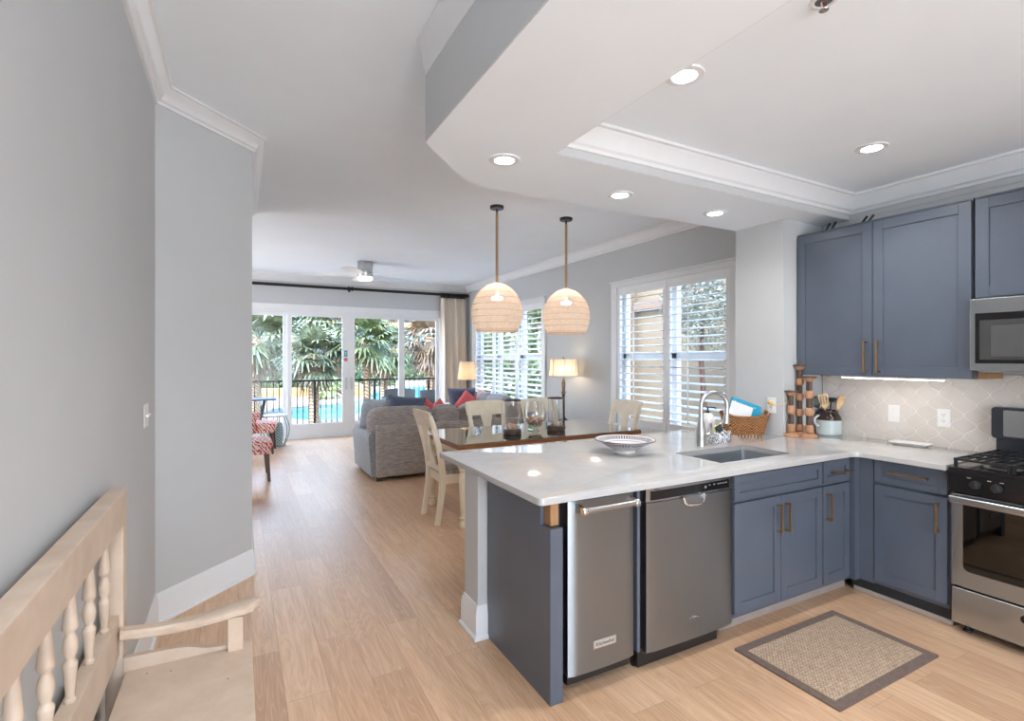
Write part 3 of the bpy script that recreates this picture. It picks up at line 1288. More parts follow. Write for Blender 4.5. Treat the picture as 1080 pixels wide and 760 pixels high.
def rr(x0, x1, y0, y1, r):
    return fillet([(x0, y0), (x1, y0), (x1, y1), (x0, y1)], r, 5)


inner = rr(x0 - .004, x1 + .004, y0 - .004, y1 + .004, .02)
r0 = g.ring([(x, y, zt_) for x, y in inner])
r1 = g.ring([(x, y, zb_ + .015) for x, y in rr(x0, x1, y0, y1, .022)])
r2 = g.ring([(x, y, zb_) for x, y in rr(x0 + .015, x1 - .015, y0 + .015, y1 - .015, .022)])
r00 = g.ring([(x, y, zt_) for x, y in rr(x0 - .016, x1 + .016, y0 - .016, y1 + .016, .03)])
r01 = g.ring([(x, y, zb_ - .006) for x, y in rr(x0 - .016, x1 + .016, y0 - .016, y1 + .016, .03)])
g.skin([r2, r1, r0, r00, r01], True, True)
g.build('basin', M['sinksteel'], sk)
G().lathe([(0, 0), (.02, 0), (.03, .002), (.043, .003), (.043, .001), (.043, -.002)], (2.70, 2.22, zb_ + .002), 24).build('drain', M['chrome'], sk)

fc = thing('kitchen_faucet', 'brushed nickel gooseneck faucet behind the sink', 'faucet', (2.752, 2.455, .914))
bx, by = 2.752, 2.455
g = G()
g.lathe([(0, 0), (.036, 0), (.036, .004), (.034, .012), (.033, .05), (.031, .10), (.024, .15), (.0165, .19), (.0145, .22)], (bx, by, .914), 28)
g.build('body', M['nickel'], fc)
dv = Vector((.93, -.36, 0)).normalized()
pts = [Vector((bx, by, 1.10)), Vector((bx, by, 1.180))]
R = .094
for i in range(1, 17):
    a = pi - (pi * 1.06) * i / 16
    pts.append(Vector((bx, by, 1.180)) + dv * (R + R * cos(a)) + Vector((0, 0, R * sin(a))))
g = G()
g.tube(pts, .0145, 16)
g.build('spout', M['nickel'], fc)
e = pts[-1]
dn = (pts[-1] - pts[-2]).normalized()
g = G()
g.tube([e, e + dn * .03, e + dn * .055, e + dn * .10], [.0155, .0165, .019, .0245], 18)
sh = g.build('spray_head', M['nickel'], fc)
g = G()
g.tube([(bx + .02, by - .012, .985), (bx + .052, by - .022, .99)], .014, 14)
g.tube([(bx + .045, by - .02, .992), (bx + .062, by - .03, 1.03), (bx + .055, by - .04, 1.065)], [.009, .008, .006], 10)
g.build('lever', M['nickel'], fc)

# --- upper cabinets
UF = 3.800
u = thing('wall_cabinet', 'blue two-door wall cabinet above the splash back, left of the microwave', 'cabinet', (3.97, 1.92, 1.38))
g = G()
g.box(UF + .021, 4.125, 1.387, 2.463, 1.38, 2.435)
g.box(UF + .012, 4.125, 1.385, 2.464, 2.435, 2.447, .002)
g.build('body', M['blue'], u)
for a, b, h in ((1.392, 1.9225, 1.884), (1.9275, 2.458, 1.964)):
    g = G()
    shaker(g, a, b, 1.384, 2.430, UF, .062, plane='x')
    d = g.build('door', M['blue'], u)
    pull((UF, h, 1.515), .215, 'x').build('handle', M['brass'], d)
u2 = thing('wall_cabinet', 'blue wall cabinet directly above the microwave', 'cabinet', (3.97, 1.0, 1.85))
g = G()
g.box(UF + .021, 4.125, .612, 1.379, 1.85, 2.435)
g.box(UF + .012, 4.125, .61, 1.381, 2.435, 2.447, .002)
g.build('body', M['blue'], u2)
for a, b in ((.618, .995), (1.0, 1.374)):
    g = G()
    shaker(g, a, b, 1.855, 2.430, UF, .062, plane='x')
    d = g.build('door', M['blue'], u2)
pull((UF, .965, 1.93), .12, 'x').build('handle', M['brass'], d)
ul = thing('under_cabinet_light', 'lit strip light fixed under the blue wall cabinet', 'light', (3.87, 1.85, 1.37))
G().box(3.845, 3.895, 1.545, 2.165, 1.366, 1.379, .002).build('housing', M['white'], ul)
G().box(3.856, 3.884, 1.555, 2.155, 1.362, 1.3665).build('diffuser', M['uc_on'], ul)

# --- microwave
mw = thing('microwave', 'stainless over-range microwave with a dark window', 'microwave', (3.94, 1.0, 1.43))
G().box(3.79, 4.125, .612, 1.378, 1.432, 1.843, .003).build('body', M['black'], mw)
d = G().box(3.752, 3.79, .80, 1.383, 1.430, 1.845, .006).build('door', M['steel_h'], mw)
G().box(3.7475, 3.756, .84, 1.357, 1.474, 1.762, .004).build('window', M['blackgloss'], d)
G().box(3.7462, 3.7486, .86, 1.335, 1.494, 1.720, .002).build('window_mesh', flat('window_grey', (.055, .055, .057), .25), d)
G().box(3.7452, 3.7472, .89, 1.285, 1.512, 1.690, .002).build('inner_window', flat('inner_window_grey', (.085, .087, .09), .2), d)
cp = G().box(3.752, 3.79, .617, .797, 1.430, 1.845, .005).build('control_panel', M['blackgloss'], mw)
g = G()
g.tube([(3.715, .822, 1.49), (3.715, .822, 1.79)], .009, 12)
for z in (1.50, 1.78):
    g.tube([(3.715, .822, z), (3.753, .822, z)], .007, 10)
g.build('handle', M['nickel'], mw)
g = G()
g.box(3.80, 4.10, .63, 1.36, 1.420, 1.4335, .002)
g.build('grease_filter', M['nickel'], mw)
G().box(3.87, 4.09, 1.345, 1.386, 1.380, 1.4165, .002).build('wood_spacer', M['rawwood'], mw)

# --- gas range
rg = thing('gas_range', 'stainless freestanding gas range with black cooktop', 'stove', (3.80, .985, 0))
RX0, RY0, RY1 = 3.470, .603, 1.365
g = G()
g.box(RX0 + .045, 4.115, RY0 + .003, RY1 - .003, .045, .885, .003)
g.build('body', M['black'], rg)
g = G()
g.box(RX0 - .018, 4.06, RY0, RY1, .885, .912, .006)
g.box(RX0 + .03, 4.03, RY0 + .03, RY1 - .03, .9115, .9135, .001)
g.build('cooktop', M['blackgloss'], rg)
# control panel, slightly raked
cpg = G().prism([(RX0 - .012, .775), (RX0 + .06, .775), (RX0 + .06, .888), (RX0 - .016, .888), (RX0 - .018, .876)], RY0, RY1, 'y')
cpo = cpg.build('control_panel', M['blackgloss'], rg)
for y in (1.245, 1.158, .985, .81, .72):
    g = G()
    g.lathe([(0, -.034), (.014, -.034), (.0205, -.030), (.022, -.014), (.0225, 0), (.0, 0)], (RX0 - .0155, y, .832), 22, 'x')
    g.box(RX0 - .056, RX0 - .042, y - .0045, y + .0045, .812, .852, .002)
    k = g.build('knob', M['rubber'], cpo)
dp = flat('dial_print', (.6, .6, .6), .5)
for y in (1.275, 1.19, 1.14, 1.02, .95, .84, .75):
    G().box(RX0 - .0192, RX0 - .017, y - .008, y + .008, .861, .864).build('dial_mark', dp, cpo)
# oven door: steel frame, window, towel bar handle
g = G()
z0, z1 = .262, .765
y0, y1 = RY0 + .004, RY1 - .004
g.box(RX0, RX0 + .045, y0, y0 + .062, z0, z1, .006)
g.box(RX0, RX0 + .045, y1 - .062, y1, z0, z1, .006)
g.box(RX0, RX0 + .045, y0 + .055, y1 - .055, z0, z0 + .105, .003)
g.box(RX0, RX0 + .045, y0 + .055, y1 - .055, z1 - .03, z1, .003)
od = g.build('oven_door', M['steel_h'], rg)
wy0, wy1, wz0, wz1 = y0 + .055, y1 - .055, z0 + .09, z1 - .025
win = fillet([(wy0, wz0), (wy1, wz0), (wy1, wz1), (wy0, wz1)], [.03, .03, .002, .002], 6)
G().prism(win, RX0 - .003, RX0 + .012, 'x').build('window', glass('oven_window_glass', (.10, .085, .075), .02, .22), od)
g = G()
g.box(RX0 + .36, RX0 + .37, wy0, wy1, wz0, wz1)
g.box(RX0 + .03, RX0 + .36, wy0, wy0 + .01, wz0, wz1)
g.box(RX0 + .03, RX0 + .36, wy1 - .01, wy1, wz0, wz1)
g.build('oven_cavity', flat('oven_dark_enamel', (.05, .035, .028), .3), od)
for z in (.47, .58):
    g = G()
    for i in range(9):
        g.tube([(RX0 + .06 + i * .034, wy0 + .012, z), (RX0 + .06 + i * .034, wy1 - .012, z)], .003, 6)
    g.build('oven_rack', flat('rack_steel', (.5, .42, .36), .3, 1), od)
g = G()
hp = [(RX0 - .058, y0 + .02, .742), (RX0 - .058, y1 - .02, .742)]
g.box(RX0 - .066, RX0 - .042, y0 + .012, y1 - .012, .722, .762, .009, 3)
for y in (y0 + .03, y1 - .03):
    g.box(RX0 - .05, RX0 + .002, y - .014, y + .014, .726, .758, .006)
g.build('handle', M['steel_h'], od)
sdw = G().box(RX0 + .002, RX0 + .045, y0, y1, .055, .252, .008, 3).build('storage_drawer', M['steel_h'], rg)
g = G()
g.prism(fillet([(.90, .175), (1.075, .175), (1.075, .215), (.90, .215)], .019, 6), RX0 - .001, RX0 + .004, 'x')
g.build('drawer_grip', M['blackgloss'], sdw)
for y in (RY0 + .05, RY1 - .05):
    for x in (RX0 + .08, 4.05):
        G().lathe([(0, 0), (.02, 0), (.02, .01), (.013, .014), (.011, .05), (0, .05)], (x, y, 0), 16).build('foot', M['rubber'], rg)
# back guard
bg_ = G()
bg_.box(4.075, 4.118, RY0, RY1 + .008, .905, 1.018, .004)
bg_.prism(fillet([(RY0 - .012, 1.020), (RY1 + .022, 1.020), (RY1 + .022, 1.208), (RY0 - .012, 1.208)], .02, 5), 4.052, 4.118, 'x')
bo = bg_.build('back_guard', flat('charcoal_enamel', (.028, .032, .042), .3), rg)
G().prism(fillet([(RY0 + .05, 1.036), (RY1 - .035, 1.036), (RY1 - .035, 1.192), (RY0 + .05, 1.192)], .008, 4), 4.048, 4.056, 'x').build('steel_panel', M['steel_h'], bo)
# burners and grates
for bx_, by_, r in ((3.62, 1.19, .05), (3.62, .78, .06), (3.90, 1.19, .042), (3.90, .78, .042), (3.76, .985, .05)):
    g = G()
    g.lathe([(0, 0), (r, 0), (r, .008), (r * .8, .012), (r * .8, .018), (r * .72, .024), (0, .025)], (bx_, by_, .9125), 24)
    g.build('burner', M['iron'], rg)
    G().lathe([(r + .004, 0), (r + .03, .001), (r + .03, .0025), (r + .004, .004)], (bx_, by_, .9128), 28, cap=False).build('burner_bowl', M['nickel'], rg)
for ya, yb in ((RY0 + .03, .855), (.865, 1.105), (1.115, RY1 - .02)):
    g = G()
    h0 = .945
    for yy in (ya, yb):
        g.box(3.475, 4.04, yy - .006, yy + .006, h0, h0 + .012, .002)
    for xx in (3.475, 3.757, 4.035):
        g.box(xx - .006, xx + .006, ya, yb, h0, h0 + .012, .002)
    ym = (ya + yb) / 2
    for k in range(1, 6):
        yy = ya + (yb - ya) * k / 6
        g.box(3.49, 4.03, yy - .003, yy + .003, h0 + .002, h0 + .012, .001)
    for xx in (3.62, 3.90):
        g.box(xx - .004, xx + .004, ya, yb, h0 + .001, h0 + .0125, .001)
    for xx in (3.48, 4.03):
        for yy in (ya + .004, yb - .004):
            g.box(xx - .007, xx + .007, yy - .007, yy + .007, .9125, h0 + .002)
    g.build('grate', M['iron'], rg)


# --- outlets and switches
def outlet(cy_, cz, x, label, kind, sgn=-1, col='white'):
    """plate on a wall facing -X at plane x"""
    t = thing('wall_outlet' if kind != 'blank' else 'blank_wall_plate', label, 'outlet' if kind != 'blank' else 'wall plate', (x, cy_, cz))
    G().box(x - .006, x, cy_ - .036, cy_ + .036, cz - .059, cz + .059, .003).build('plate', M[col], t)
    if kind == 'duplex':
        for dz in (-.02, .02):
            G().prism(fillet([(cy_ - .016, cz + dz - .014), (cy_ + .016, cz + dz - .014), (cy_ + .016, cz + dz + .014), (cy_ - .016, cz + dz + .014)], .008, 4), x - .0085, x - .005, 'x').build('socket', M['white'], t)
            g = G()
            for dy in (-.006, .006):
                g.box(x - .0092, x - .008, cy_ + dy - .0012, cy_ + dy + .0012, cz + dz - .002, cz + dz + .007)
            g.lathe([(0, -.0005), (.0022, -.0005), (.0022, .0005), (0, .0005)], (x - .0087, cy_, cz + dz - .008), 10, 'x')
            g.build('slots', M['black'], t)
    g = G()
    for dz in ((0,) if kind == 'duplex' else (-.03, .03)):
        g.lathe([(0, -.001), (.003, -.001), (.003, .001), (0, .001)], (x - .0065, cy_, cz + dz), 10, 'x')
    g.build('screw', M['nickel'], t)
    return t


outlet(2.560, 1.140, 3.645, 'white outlet on the grey pier with a yellow cord plugged in', 'duplex')
outlet(1.948, 1.110, 4.128, 'blank white plate on the patterned tile wall', 'blank')
outlet(1.655, 1.108, 4.128, 'white duplex outlet on the tile wall nearest the range', 'duplex')
sw_ = thing('light_switch', 'double white light switch on the near left wall', 'light switch', (-.415, 3.165, 1.215))
G().box(-.415, -.409, 3.105, 3.225, 1.156, 1.272, .003).build('plate', M['white'], sw_)
for y, s in ((3.14, 1), (3.19, -1)):
    G().box(-.412, -.396, y - .005, y + .005, 1.209, 1.219, .002, rot=RY(.45 * s)).build('toggle', M['white'], sw_)

# ------------------------------------------------------------------ things on the worktop
CZ = .914


def bowl_mat():
    a = NT('blue_rim_ceramic')
    a.co = a.n('TexCoord')
    s = a.n('SeparateXYZ')
    a.l(a.co.outputs['Object'], s.inputs[0])
    r = a.math('SQRT', a.math('ADD', a.math('POWER', s.outputs['X'], 2), a.math('POWER', s.outputs['Y'], 2)))
    ang = a.math('ARCTAN2', s.outputs['Y'], s.outputs['X'])
    spoke = a.math('GREATER_THAN', a.math('SINE', a.math('MULTIPLY', ang, 58)), -.1)
    band = a.math('MULTIPLY', a.math('GREATER_THAN', r, .132), a.math('LESS_THAN', r, .166))
    ink = a.math('MULTIPLY', spoke, band)
    ring = a.math('GREATER_THAN', r, .1825)
    ring2 = a.math('MULTIPLY', a.math('GREATER_THAN', r, .113), a.math('LESS_THAN', r, .117))
    ink = a.math('MAXIMUM', a.math('MAXIMUM', ink, ring), ring2)
    geo = a.n('NewGeometry')
    up = a.math('GREATER_THAN', a.math('ADD', s.outputs['Z'], a.math('MULTIPLY', r, 0)), .0)
    a.set(a.mix(ink, (.74, .70, .67, 1), lin(34, 40, 92)), .12)
    return a.m


g = G()
prof = [(0, .0), (.060, 0), (.064, .003), (.062, .018), (.085, .030), (.130, .053), (.172, .078), (.188, .083), (.188, .087), (.170, .085), (.125, .062), (.075, .038), (.03, .027), (0, .025)]
g.lathe(prof, (2.130, 2.495, CZ), 56)
bw = g.build('ceramic_bowl', bowl_mat(), loc=(2.130, 2.495, CZ), smooth=50)
tag(bw, 'wide white footed bowl with a blue striped rim on the worktop', 'bowl')

# soap dispenser behind the faucet
x, y = 3.015, 2.625
sp = thing('soap_dispenser', 'white ceramic soap bottle with a dark pump behind the faucet', 'soap dispenser', (x, y, CZ))
G().lathe([(0, 0), (.047, 0), (.050, .006), (.050, .14), (.047, .165), (.036, .182), (.022, .190), (.014, .192), (0, .192)], (x, y, CZ), 28).build('bottle', flat('glazed_white', (.74, .73, .72), .15), sp)
g = G()
g.lathe([(0, .19), (.013, .19), (.013, .205), (.006, .207), (.006, .228), (.011, .229), (.011, .238), (0, .238)], (x, y, CZ), 16)
g.tube([(x, y, CZ + .233), (x + .045, y - .02, CZ + .232), (x + .055, y - .025, CZ + .222)], .005, 8)
g.build('pump', M['black'], sp)

# scrubby holder with a sponge
x, y = 2.985, 2.475


def toile():
    a = NT('black_white_print')
    f = a.noise(55, a.coord(), 3, .7)
    return a.set(a.ramp(f, [(.47, lin(236, 236, 238)), (.5, lin(60, 62, 84)), (.56, lin(60, 62, 84)), (.59, lin(236, 236, 238))]), .45)


sh_ = thing('sponge_holder', 'black and white printed scoop holding the sponge beside the faucet', 'sponge holder', (x, y, CZ))
g = G()
rings = []
for k, (z, rx, ry) in enumerate(((0, .050, .032), (.02, .062, .040), (.05, .068, .043), (.075, .066, .041), (.078, .060, .036), (.05, .060, .035), (.012, .045, .027))):
    rings.append(g.ring([(x + rx * cos(2 * pi * i / 40) * (1 + .07 * cos(9 * 2 * pi * i / 40)), y + ry * sin(2 * pi * i / 40) * (1 + .07 * cos(9 * 2 * pi * i / 40)), CZ + z * (1 + .10 * cos(9 * 2 * pi * i / 40 + 1))) for i in range(40)]))
g.skin(rings)
g.build('scoop', toile(), sh_)
g = G()
g.rbox(x - .105, x - .055, y - .03, y + .035, CZ, CZ + .035, .012, .004)
g.rbox(x - .095, x - .05, y - .02, y + .03, CZ + .03, CZ + .06, .012, .004)
cl = g.build('dish_cloth', toile(), loc=(x - .08, y, CZ))
tag(cl, 'folded printed dish cloth left of the sponge holder', 'cloth')
spg = thing('kitchen_sponge', 'small dark green and yellow sponge standing in the printed holder', 'sponge', (x - .03, y, CZ + .012))
rot = RY(-.35)
G().rbox(x - .06, x + .0, y - .012, y + .004, CZ + .03, CZ + .125, .006, .002, rot=rot).build('scrub_pad', flat('green_pad', (.03, .045, .04), .95, bump=.4), spg)
G().rbox(x - .060, x + .0, y + .003, y + .016, CZ + .03, CZ + .125, .006, .002, rot=rot).build('sponge_foam', flat('yellow_foam', (.70, .55, .16), .95, bump=.3), spg)
g = G()
bx_, by_ = x + .052, y + .012
bb = thing('detergent_bottle', 'tiny clear bottle with yellow soap at the right end of the printed holder', 'bottle', (bx_, by_, CZ))
G().lathe([(0, 0), (.016, 0), (.018, .004), (.018, .06), (.012, .085), (.008, .09), (0, .09)], (bx_, by_ + .045, CZ), 18).build('bottle', flat('yellow_soap', lin(226, 214, 150), .15), bb)
G().lathe([(0, .09), (.009, .09), (.009, .115), (.005, .12), (.005, .13), (0, .13)], (bx_, by_ + .045, CZ), 14).build('cap', M['white'], bb)

# wicker basket with papers and a teal folder
bk = thing('wicker_basket', 'brown wicker basket against the grey pier, holding a teal folder', 'basket', (3.49, 2.79, CZ))
g = G()
# local frame: long axis along (c,s)
cx_, cy_ = 3.492, 2.688
ax = Vector((.90, -.44)).normalized()
nx = Vector((.44, .90))


def bk_ring(hl, hw, z, k=5):
    out = []
    for i in range(48):
        t = 2 * pi * i / 48
        c_, s_ = cos(t), sin(t)
        q = (abs(c_) ** k + abs(s_) ** k) ** (-1 / k)
        a_, b_ = hl * c_ * q, hw * s_ * q
        zz = z + (.028 * (abs(a_) / hl) ** 4 if z > .12 else 0)
        out.append((cx_ + ax.x * a_ + nx.x * b_, cy_ + ax.y * a_ + nx.y * b_, CZ + zz))
    return g.ring(out)


g.skin([bk_ring(.135, .072, 0), bk_ring(.150, .080, .05), bk_ring(.172, .092, .135), bk_ring(.166, .087, .135), bk_ring(.142, .075, .03), bk_ring(.125, .065, .012)])
g.build('body', M['wicker'], bk)
g = G()
rim = []
for i in range(48):
    t = 2 * pi * i / 48
    c_, s_ = cos(t), sin(t)
    q = (abs(c_) ** 5 + abs(s_) ** 5) ** (-.2)
    a_, b_ = .170 * c_ * q, .091 * s_ * q
    rim.append((cx_ + ax.x * a_ + nx.x * b_, cy_ + ax.y * a_ + nx.y * b_, CZ + .137 + .028 * (abs(a_) / .17) ** 4))
g.tube(rim + [rim[0]], .0085, 8)
g.build('rim', M['wicker'], bk)
for s_ in (-1, 1):
    g = G()
    pts = []
    for i in range(11):
        t = -1 + 2 * i / 10
        a_, b_ = s_ * .172, .045 * t
        pts.append((cx_ + ax.x * a_ + nx.x * b_, cy_ + ax.y * a_ + nx.y * b_, CZ + .158 + .020 * (1 - t * t)))
    g.tube(pts, .008, 8)
    g.build('handle', M['wicker'], bk)


def teal():
    a = NT('teal_print_cover')
    v = a.n('TexVoronoi')
    v.inputs['Scale'].default_value = 32
    a.l(a.coord(), v.inputs['Vector'])
    return a.set(a.ramp(v.outputs['Distance'], [(.16, lin(222, 214, 130)), (.22, lin(20, 150, 186))]), .4)


def leaning(name, label, cat, mat, off, along, wdt, hgt, th, tilt, base, roll):
    """flat item standing in the basket: width along ax, leaning back"""
    t = thing(name, label, cat, (cx_ + nx.x * off + ax.x * along, cy_ + nx.y * off + ax.y * along, CZ + base), world=False, rz=atan2(ax.y, ax.x))
    R = RX(-tilt) @ RY(roll)
    G().box(-wdt / 2, wdt / 2, -th / 2, th / 2, 0, hgt, .0015, rot=R, piv=(0, 0, 0)).build('cover' if th > .01 else 'sheet', mat, t)
    return t


tf = leaning('ring_binder', 'teal patterned folder sticking up out of the wicker basket', 'folder', teal(), .020, -.03, .235, .215, .035, .20, .045, -.42 * 0 + .36)
G().box(-.108, .108, -.0125, .0125, .01, .2165, .001, rot=RX(-.20) @ RY(.36), piv=(0, 0, 0)).build('pages', flat('paper_white', (.72, .72, .73), .8), tf)
leaning('paper_sheets', 'white sheets of paper in front of the teal folder in the basket', 'paper', flat('paper_sheet', (.74, .745, .76), .8), -.012, -.070, .175, .195, .004, .20, .05, .36)


# turned candlesticks
def candlestick(x, y, H, r, label, n):
    t = thing('candlestick', label, 'candlestick', (x, y, CZ), 'turned wooden candlesticks')
    G().lathe([(0, 0), (r * 1.95, 0), (r * 2.0, .006), (r * 1.8, .016), (r * 1.3, .024), (r * .9, .03), (0, .03)], (x, y, CZ), 28).build('foot', M['cslight'], t)
    z = .029
    seg = (H - .029 - .040) / n
    for k in range(n):
        bead = seg * .48
        col = seg * .52
        # light bead then dark reeded neck
        G().lathe([(r * .62, 0), (r * .95, bead * .12), (r * 1.06, bead * .5), (r * .95, bead * .88), (r * .62, bead)], (x, y, CZ + z), 24).build('bead', M['cslight'], t)
        z += bead
        pr_ = []
        for i in range(9):
            pr_.append((r * (.74 if i % 2 else .66), col * i / 8))
        G().lathe(pr_, (x, y, CZ + z), 22).build('neck', M['csdark'], t)
        z += col
    G().lathe([(r * .66, 0), (r * .9, .006), (r * 1.45, .024), (r * 1.5, .028)], (x, y, CZ + z), 26).build('cup', M['cslight'], t)
    G().lathe([(0, .0275), (r * 1.66, .0275), (r * 1.70, .032), (r * 1.66, .040), (r * .6, .040), (0, .038)], (x, y, CZ + z), 26).build('rim_dish', M['csdark'], t)


candlestick(3.688, 2.432, .345, .0275, 'shortest of the three turned wooden candlesticks, nearest the pier', 2)
candlestick(3.795, 2.432, .540, .0275, 'tallest of the three turned wooden candlesticks, standing at the back', 4)
candlestick(3.772, 2.345, .455, .0300, 'middle-height turned wooden candlestick, in front of the tallest one', 3)
# yellow cord
g = G()
g.tube([(3.632, 2.560, 1.160), (3.615, 2.55, 1.150), (3.622, 2.49, 1.146), (3.66, 2.452, 1.165), (3.74, 2.450, 1.21), (3.80, 2.4500, 1.20), (3.86, 2.452, 1.0), (3.90, 2.45, .922), (4.0, 2.44, .918)], .0026, 8)
yc_ = g.build('power_cord', flat('yellow_cord', lin(222, 190, 116), .5), loc=(3.64, 2.56, 1.16))
tag(yc_, 'thin yellow cord running from the pier outlet behind the candlesticks', 'cord')
G().lathe([(0, -.030), (.010, -.030), (.014, -.012), (.014, 0), (0, 0)], (3.6360, 2.560, 1.160), 14, 'x').build('plug', flat('plug_amber', lin(214, 164, 70), .4), yc_)

# crock with utensils
x, y = 4.055, 2.365
ck = thing('utensil_crock', 'two-tone stoneware crock with a handle, full of utensils', 'crock', (x, y, CZ))
G().lathe([(0, 0), (.082, 0), (.087, .005), (.087, .105), (.086, .113)], (x, y, CZ), 36, cap=False).build('body', flat('pale_blue_glaze', lin(196, 208, 210), .25), ck)
G().lathe([(.086, .112), (.087, .118), (.080, .140), (.066, .162), (.060, .172), (.063, .182), (.062, .188), (.055, .186), (.056, .16), (.075, .13), (.076, .01), (0, .008)], (x, y, CZ), 36, cap=False).build('neck', flat('dark_brown_glaze', lin(56, 42, 38), .12), ck)
g = G()
hp = []
hd = Vector((-.92, .38))
for i in range(13):
    t = pi * (-.5 + i / 12)
    hp.append((x + hd.x * (.082 + .036 * cos(t)), y + hd.y * (.082 + .036 * cos(t)), CZ + .105 + .040 * sin(t)))
g.tube(hp, .0085, 10)
g.build('handle', flat('glaze_cream', lin(206, 204, 198), .2), ck)


def utensil(name, label, mat, bx0, tip, head):
    """rod from inside the crock to tip, head(g, frame) builds the end"""
    t = thing(name, label, 'utensil', (x + bx0[0], y + bx0[1], CZ + .02), 'kitchen utensils in the crock')
    p0 = Vector((x + bx0[0], y + bx0[1], CZ + .02))
    p1 = Vector((x + tip[0], y + tip[1], CZ + tip[2]))
    d = (p1 - p0).normalized()
    G().tube([p0, p1], .0055, 8).build('shaft', mat, t)
    q = Vector((.62, -.78, 0)) * 1.0          # across the view
    q = (q - d * q.dot(d)).normalized()
    nrm = q.cross(d)
    g = G()
    head(g, p1, q, d, nrm)
    g.build('head', mat, t)


def paddle(w0, w1, L, slots=0, th=.005):
    def f(g, p, q, d, n):
        def slab(a0, a1, b0, b1, c0, c1):
            r = []
            for (aa, bb, tt) in ((a0, a1, b0), (c0, c1, b1)):
                r.append(g.ring([p + q * aa + d * tt - n * th / 2, p + q * bb + d * tt - n * th / 2, p + q * bb + d * tt + n * th / 2, p + q * aa + d * tt + n * th / 2]))
            g.skin(r)
        if not slots:
            m = 10
            prev = None
            rs = []
            for i in range(m + 1):
                t = i / m
                hw = w0 + (w1 - w0) * sin(min(1, t * 1.15) * pi / 2)
                if t > .7:
                    hw *= sqrt(max(.04, 1 - ((t - .7) / .3) ** 2))
                rs.append(g.ring([p + q * s1 * hw + d * (L * t) + n * (s2 * th / 2 - .012 * sin(pi * t)) for s1, s2 in ((-1, -1), (1, -1), (1, 1), (-1, 1))]))
            g.skin(rs)
        else:
            slab(-w0, w0, 0, L * .25, -w1, w1)
            k = slots + 1
            ww = 2 * w1 / (2 * k - 1)
            for i in range(k):
                a0 = -w1 + i * 2 * ww
                slab(a0, a0 + ww, L * .25, L * .88, a0, a0 + ww)
            slab(-w1, w1, L * .88, L, -w1 * .95, w1 * .95)
    return f


def ladle(g, p, q, d, n):
    g.lathe([(.0, -.03), (.02, -.026), (.032, -.012), (.036, .004), (.034, .004), (.028, -.01), (0, -.024)], tuple(p + d * .03), 20)


utensil('slotted_spatula', 'wooden slotted turner in the crock', M['utwood'], (.0, .0), (-.018, .02, .205), paddle(.012, .033, .105, 3))
utensil('wooden_spoon', 'wooden spoon leaning right in the crock', M['utwood'], (-.01, .01), (.040, -.045, .20), paddle(.009, .026, .11))
utensil('serving_ladle', 'black ladle standing behind the wooden utensils in the crock', M['rubber'], (.0, .0), (.030, .0, .245), ladle)
utensil('grill_turner', 'black slotted turner leaning left in the crock', M['rubber'], (.02, .0), (-.062, .045, .205), paddle(.010, .026, .09, 3))

# white rectangular dish
ds = G()
dcx, dcy = 4.025, 1.80
rot = RZ(.15)


def dring(hx, hy, z):
    return ds.ring([Vector((dcx, dcy, CZ + z)) + rot @ Vector((px, py, 0)) for px, py in fillet([(-hx, -hy), (hx, -hy), (hx, hy), (-hx, hy)], .008, 4)])


ds.skin([dring(.045, .085, 0), dring(.050, .092, .004), dring(.066, .112, .018), dring(.064, .110, .020), dring(.048, .088, .008)])
do = ds.build('serving_dish', flat('white_porcelain', (.72, .70, .68), .15), loc=(dcx, dcy, CZ))
tag(do, 'small white rectangular dish on the worktop near the range', 'dish')

# black stands on top of the wall cabinet
for k, (yy, lab) in enumerate(((2.34, 'black folded metal stand on the wall cabinet, nearer the pier'), (2.075, 'black folded metal stand on the wall cabinet, further from the pier'))):
    t = thing('metal_stand', lab, 'stand', (4.03, yy, 2.447), 'black stands on the wall cabinet')
    for dy in (-.022, .022):
        G().tube([(4.0, yy + dy + .028, 2.450), (4.02, yy + dy, 2.50), (4.03, yy + dy - .022, 2.545 if k == 0 else 2.535)], .008, 8, ).build('leg', M['iron'], t)
    G().tube([(4.005, yy + .06, 2.452), (4.005, yy - .02, 2.452)], .006, 8).build('foot', M['iron'], t)

# ------------------------------------------------------------------ floor mat
MX0, MX1, MY0, MY1 = 2.253, 3.112, 1.268, 1.795
fm = thing('floor_mat', 'woven tan mat with a brown border on the floor by the sink', 'mat', (2.68, 1.53, 0))
g = G()
bwid = .045
g.plate(fillet([(MX0, MY0), (MX1, MY0), (MX1, MY1), (MX0, MY1)], .006, 3), [[(MX0 + bwid, MY0 + bwid), (MX1 - bwid, MY0 + bwid), (MX1 - bwid, MY1 - bwid), (MX0 + bwid, MY1 - bwid)]], .0005, .0095)
g.build('border', M['matborder'], fm)
G().box(MX0 + bwid - .001, MX1 - bwid + .001, MY0 + bwid - .001, MY1 - bwid + .001, .0005, .008).build('field', M['matweave'], fm)


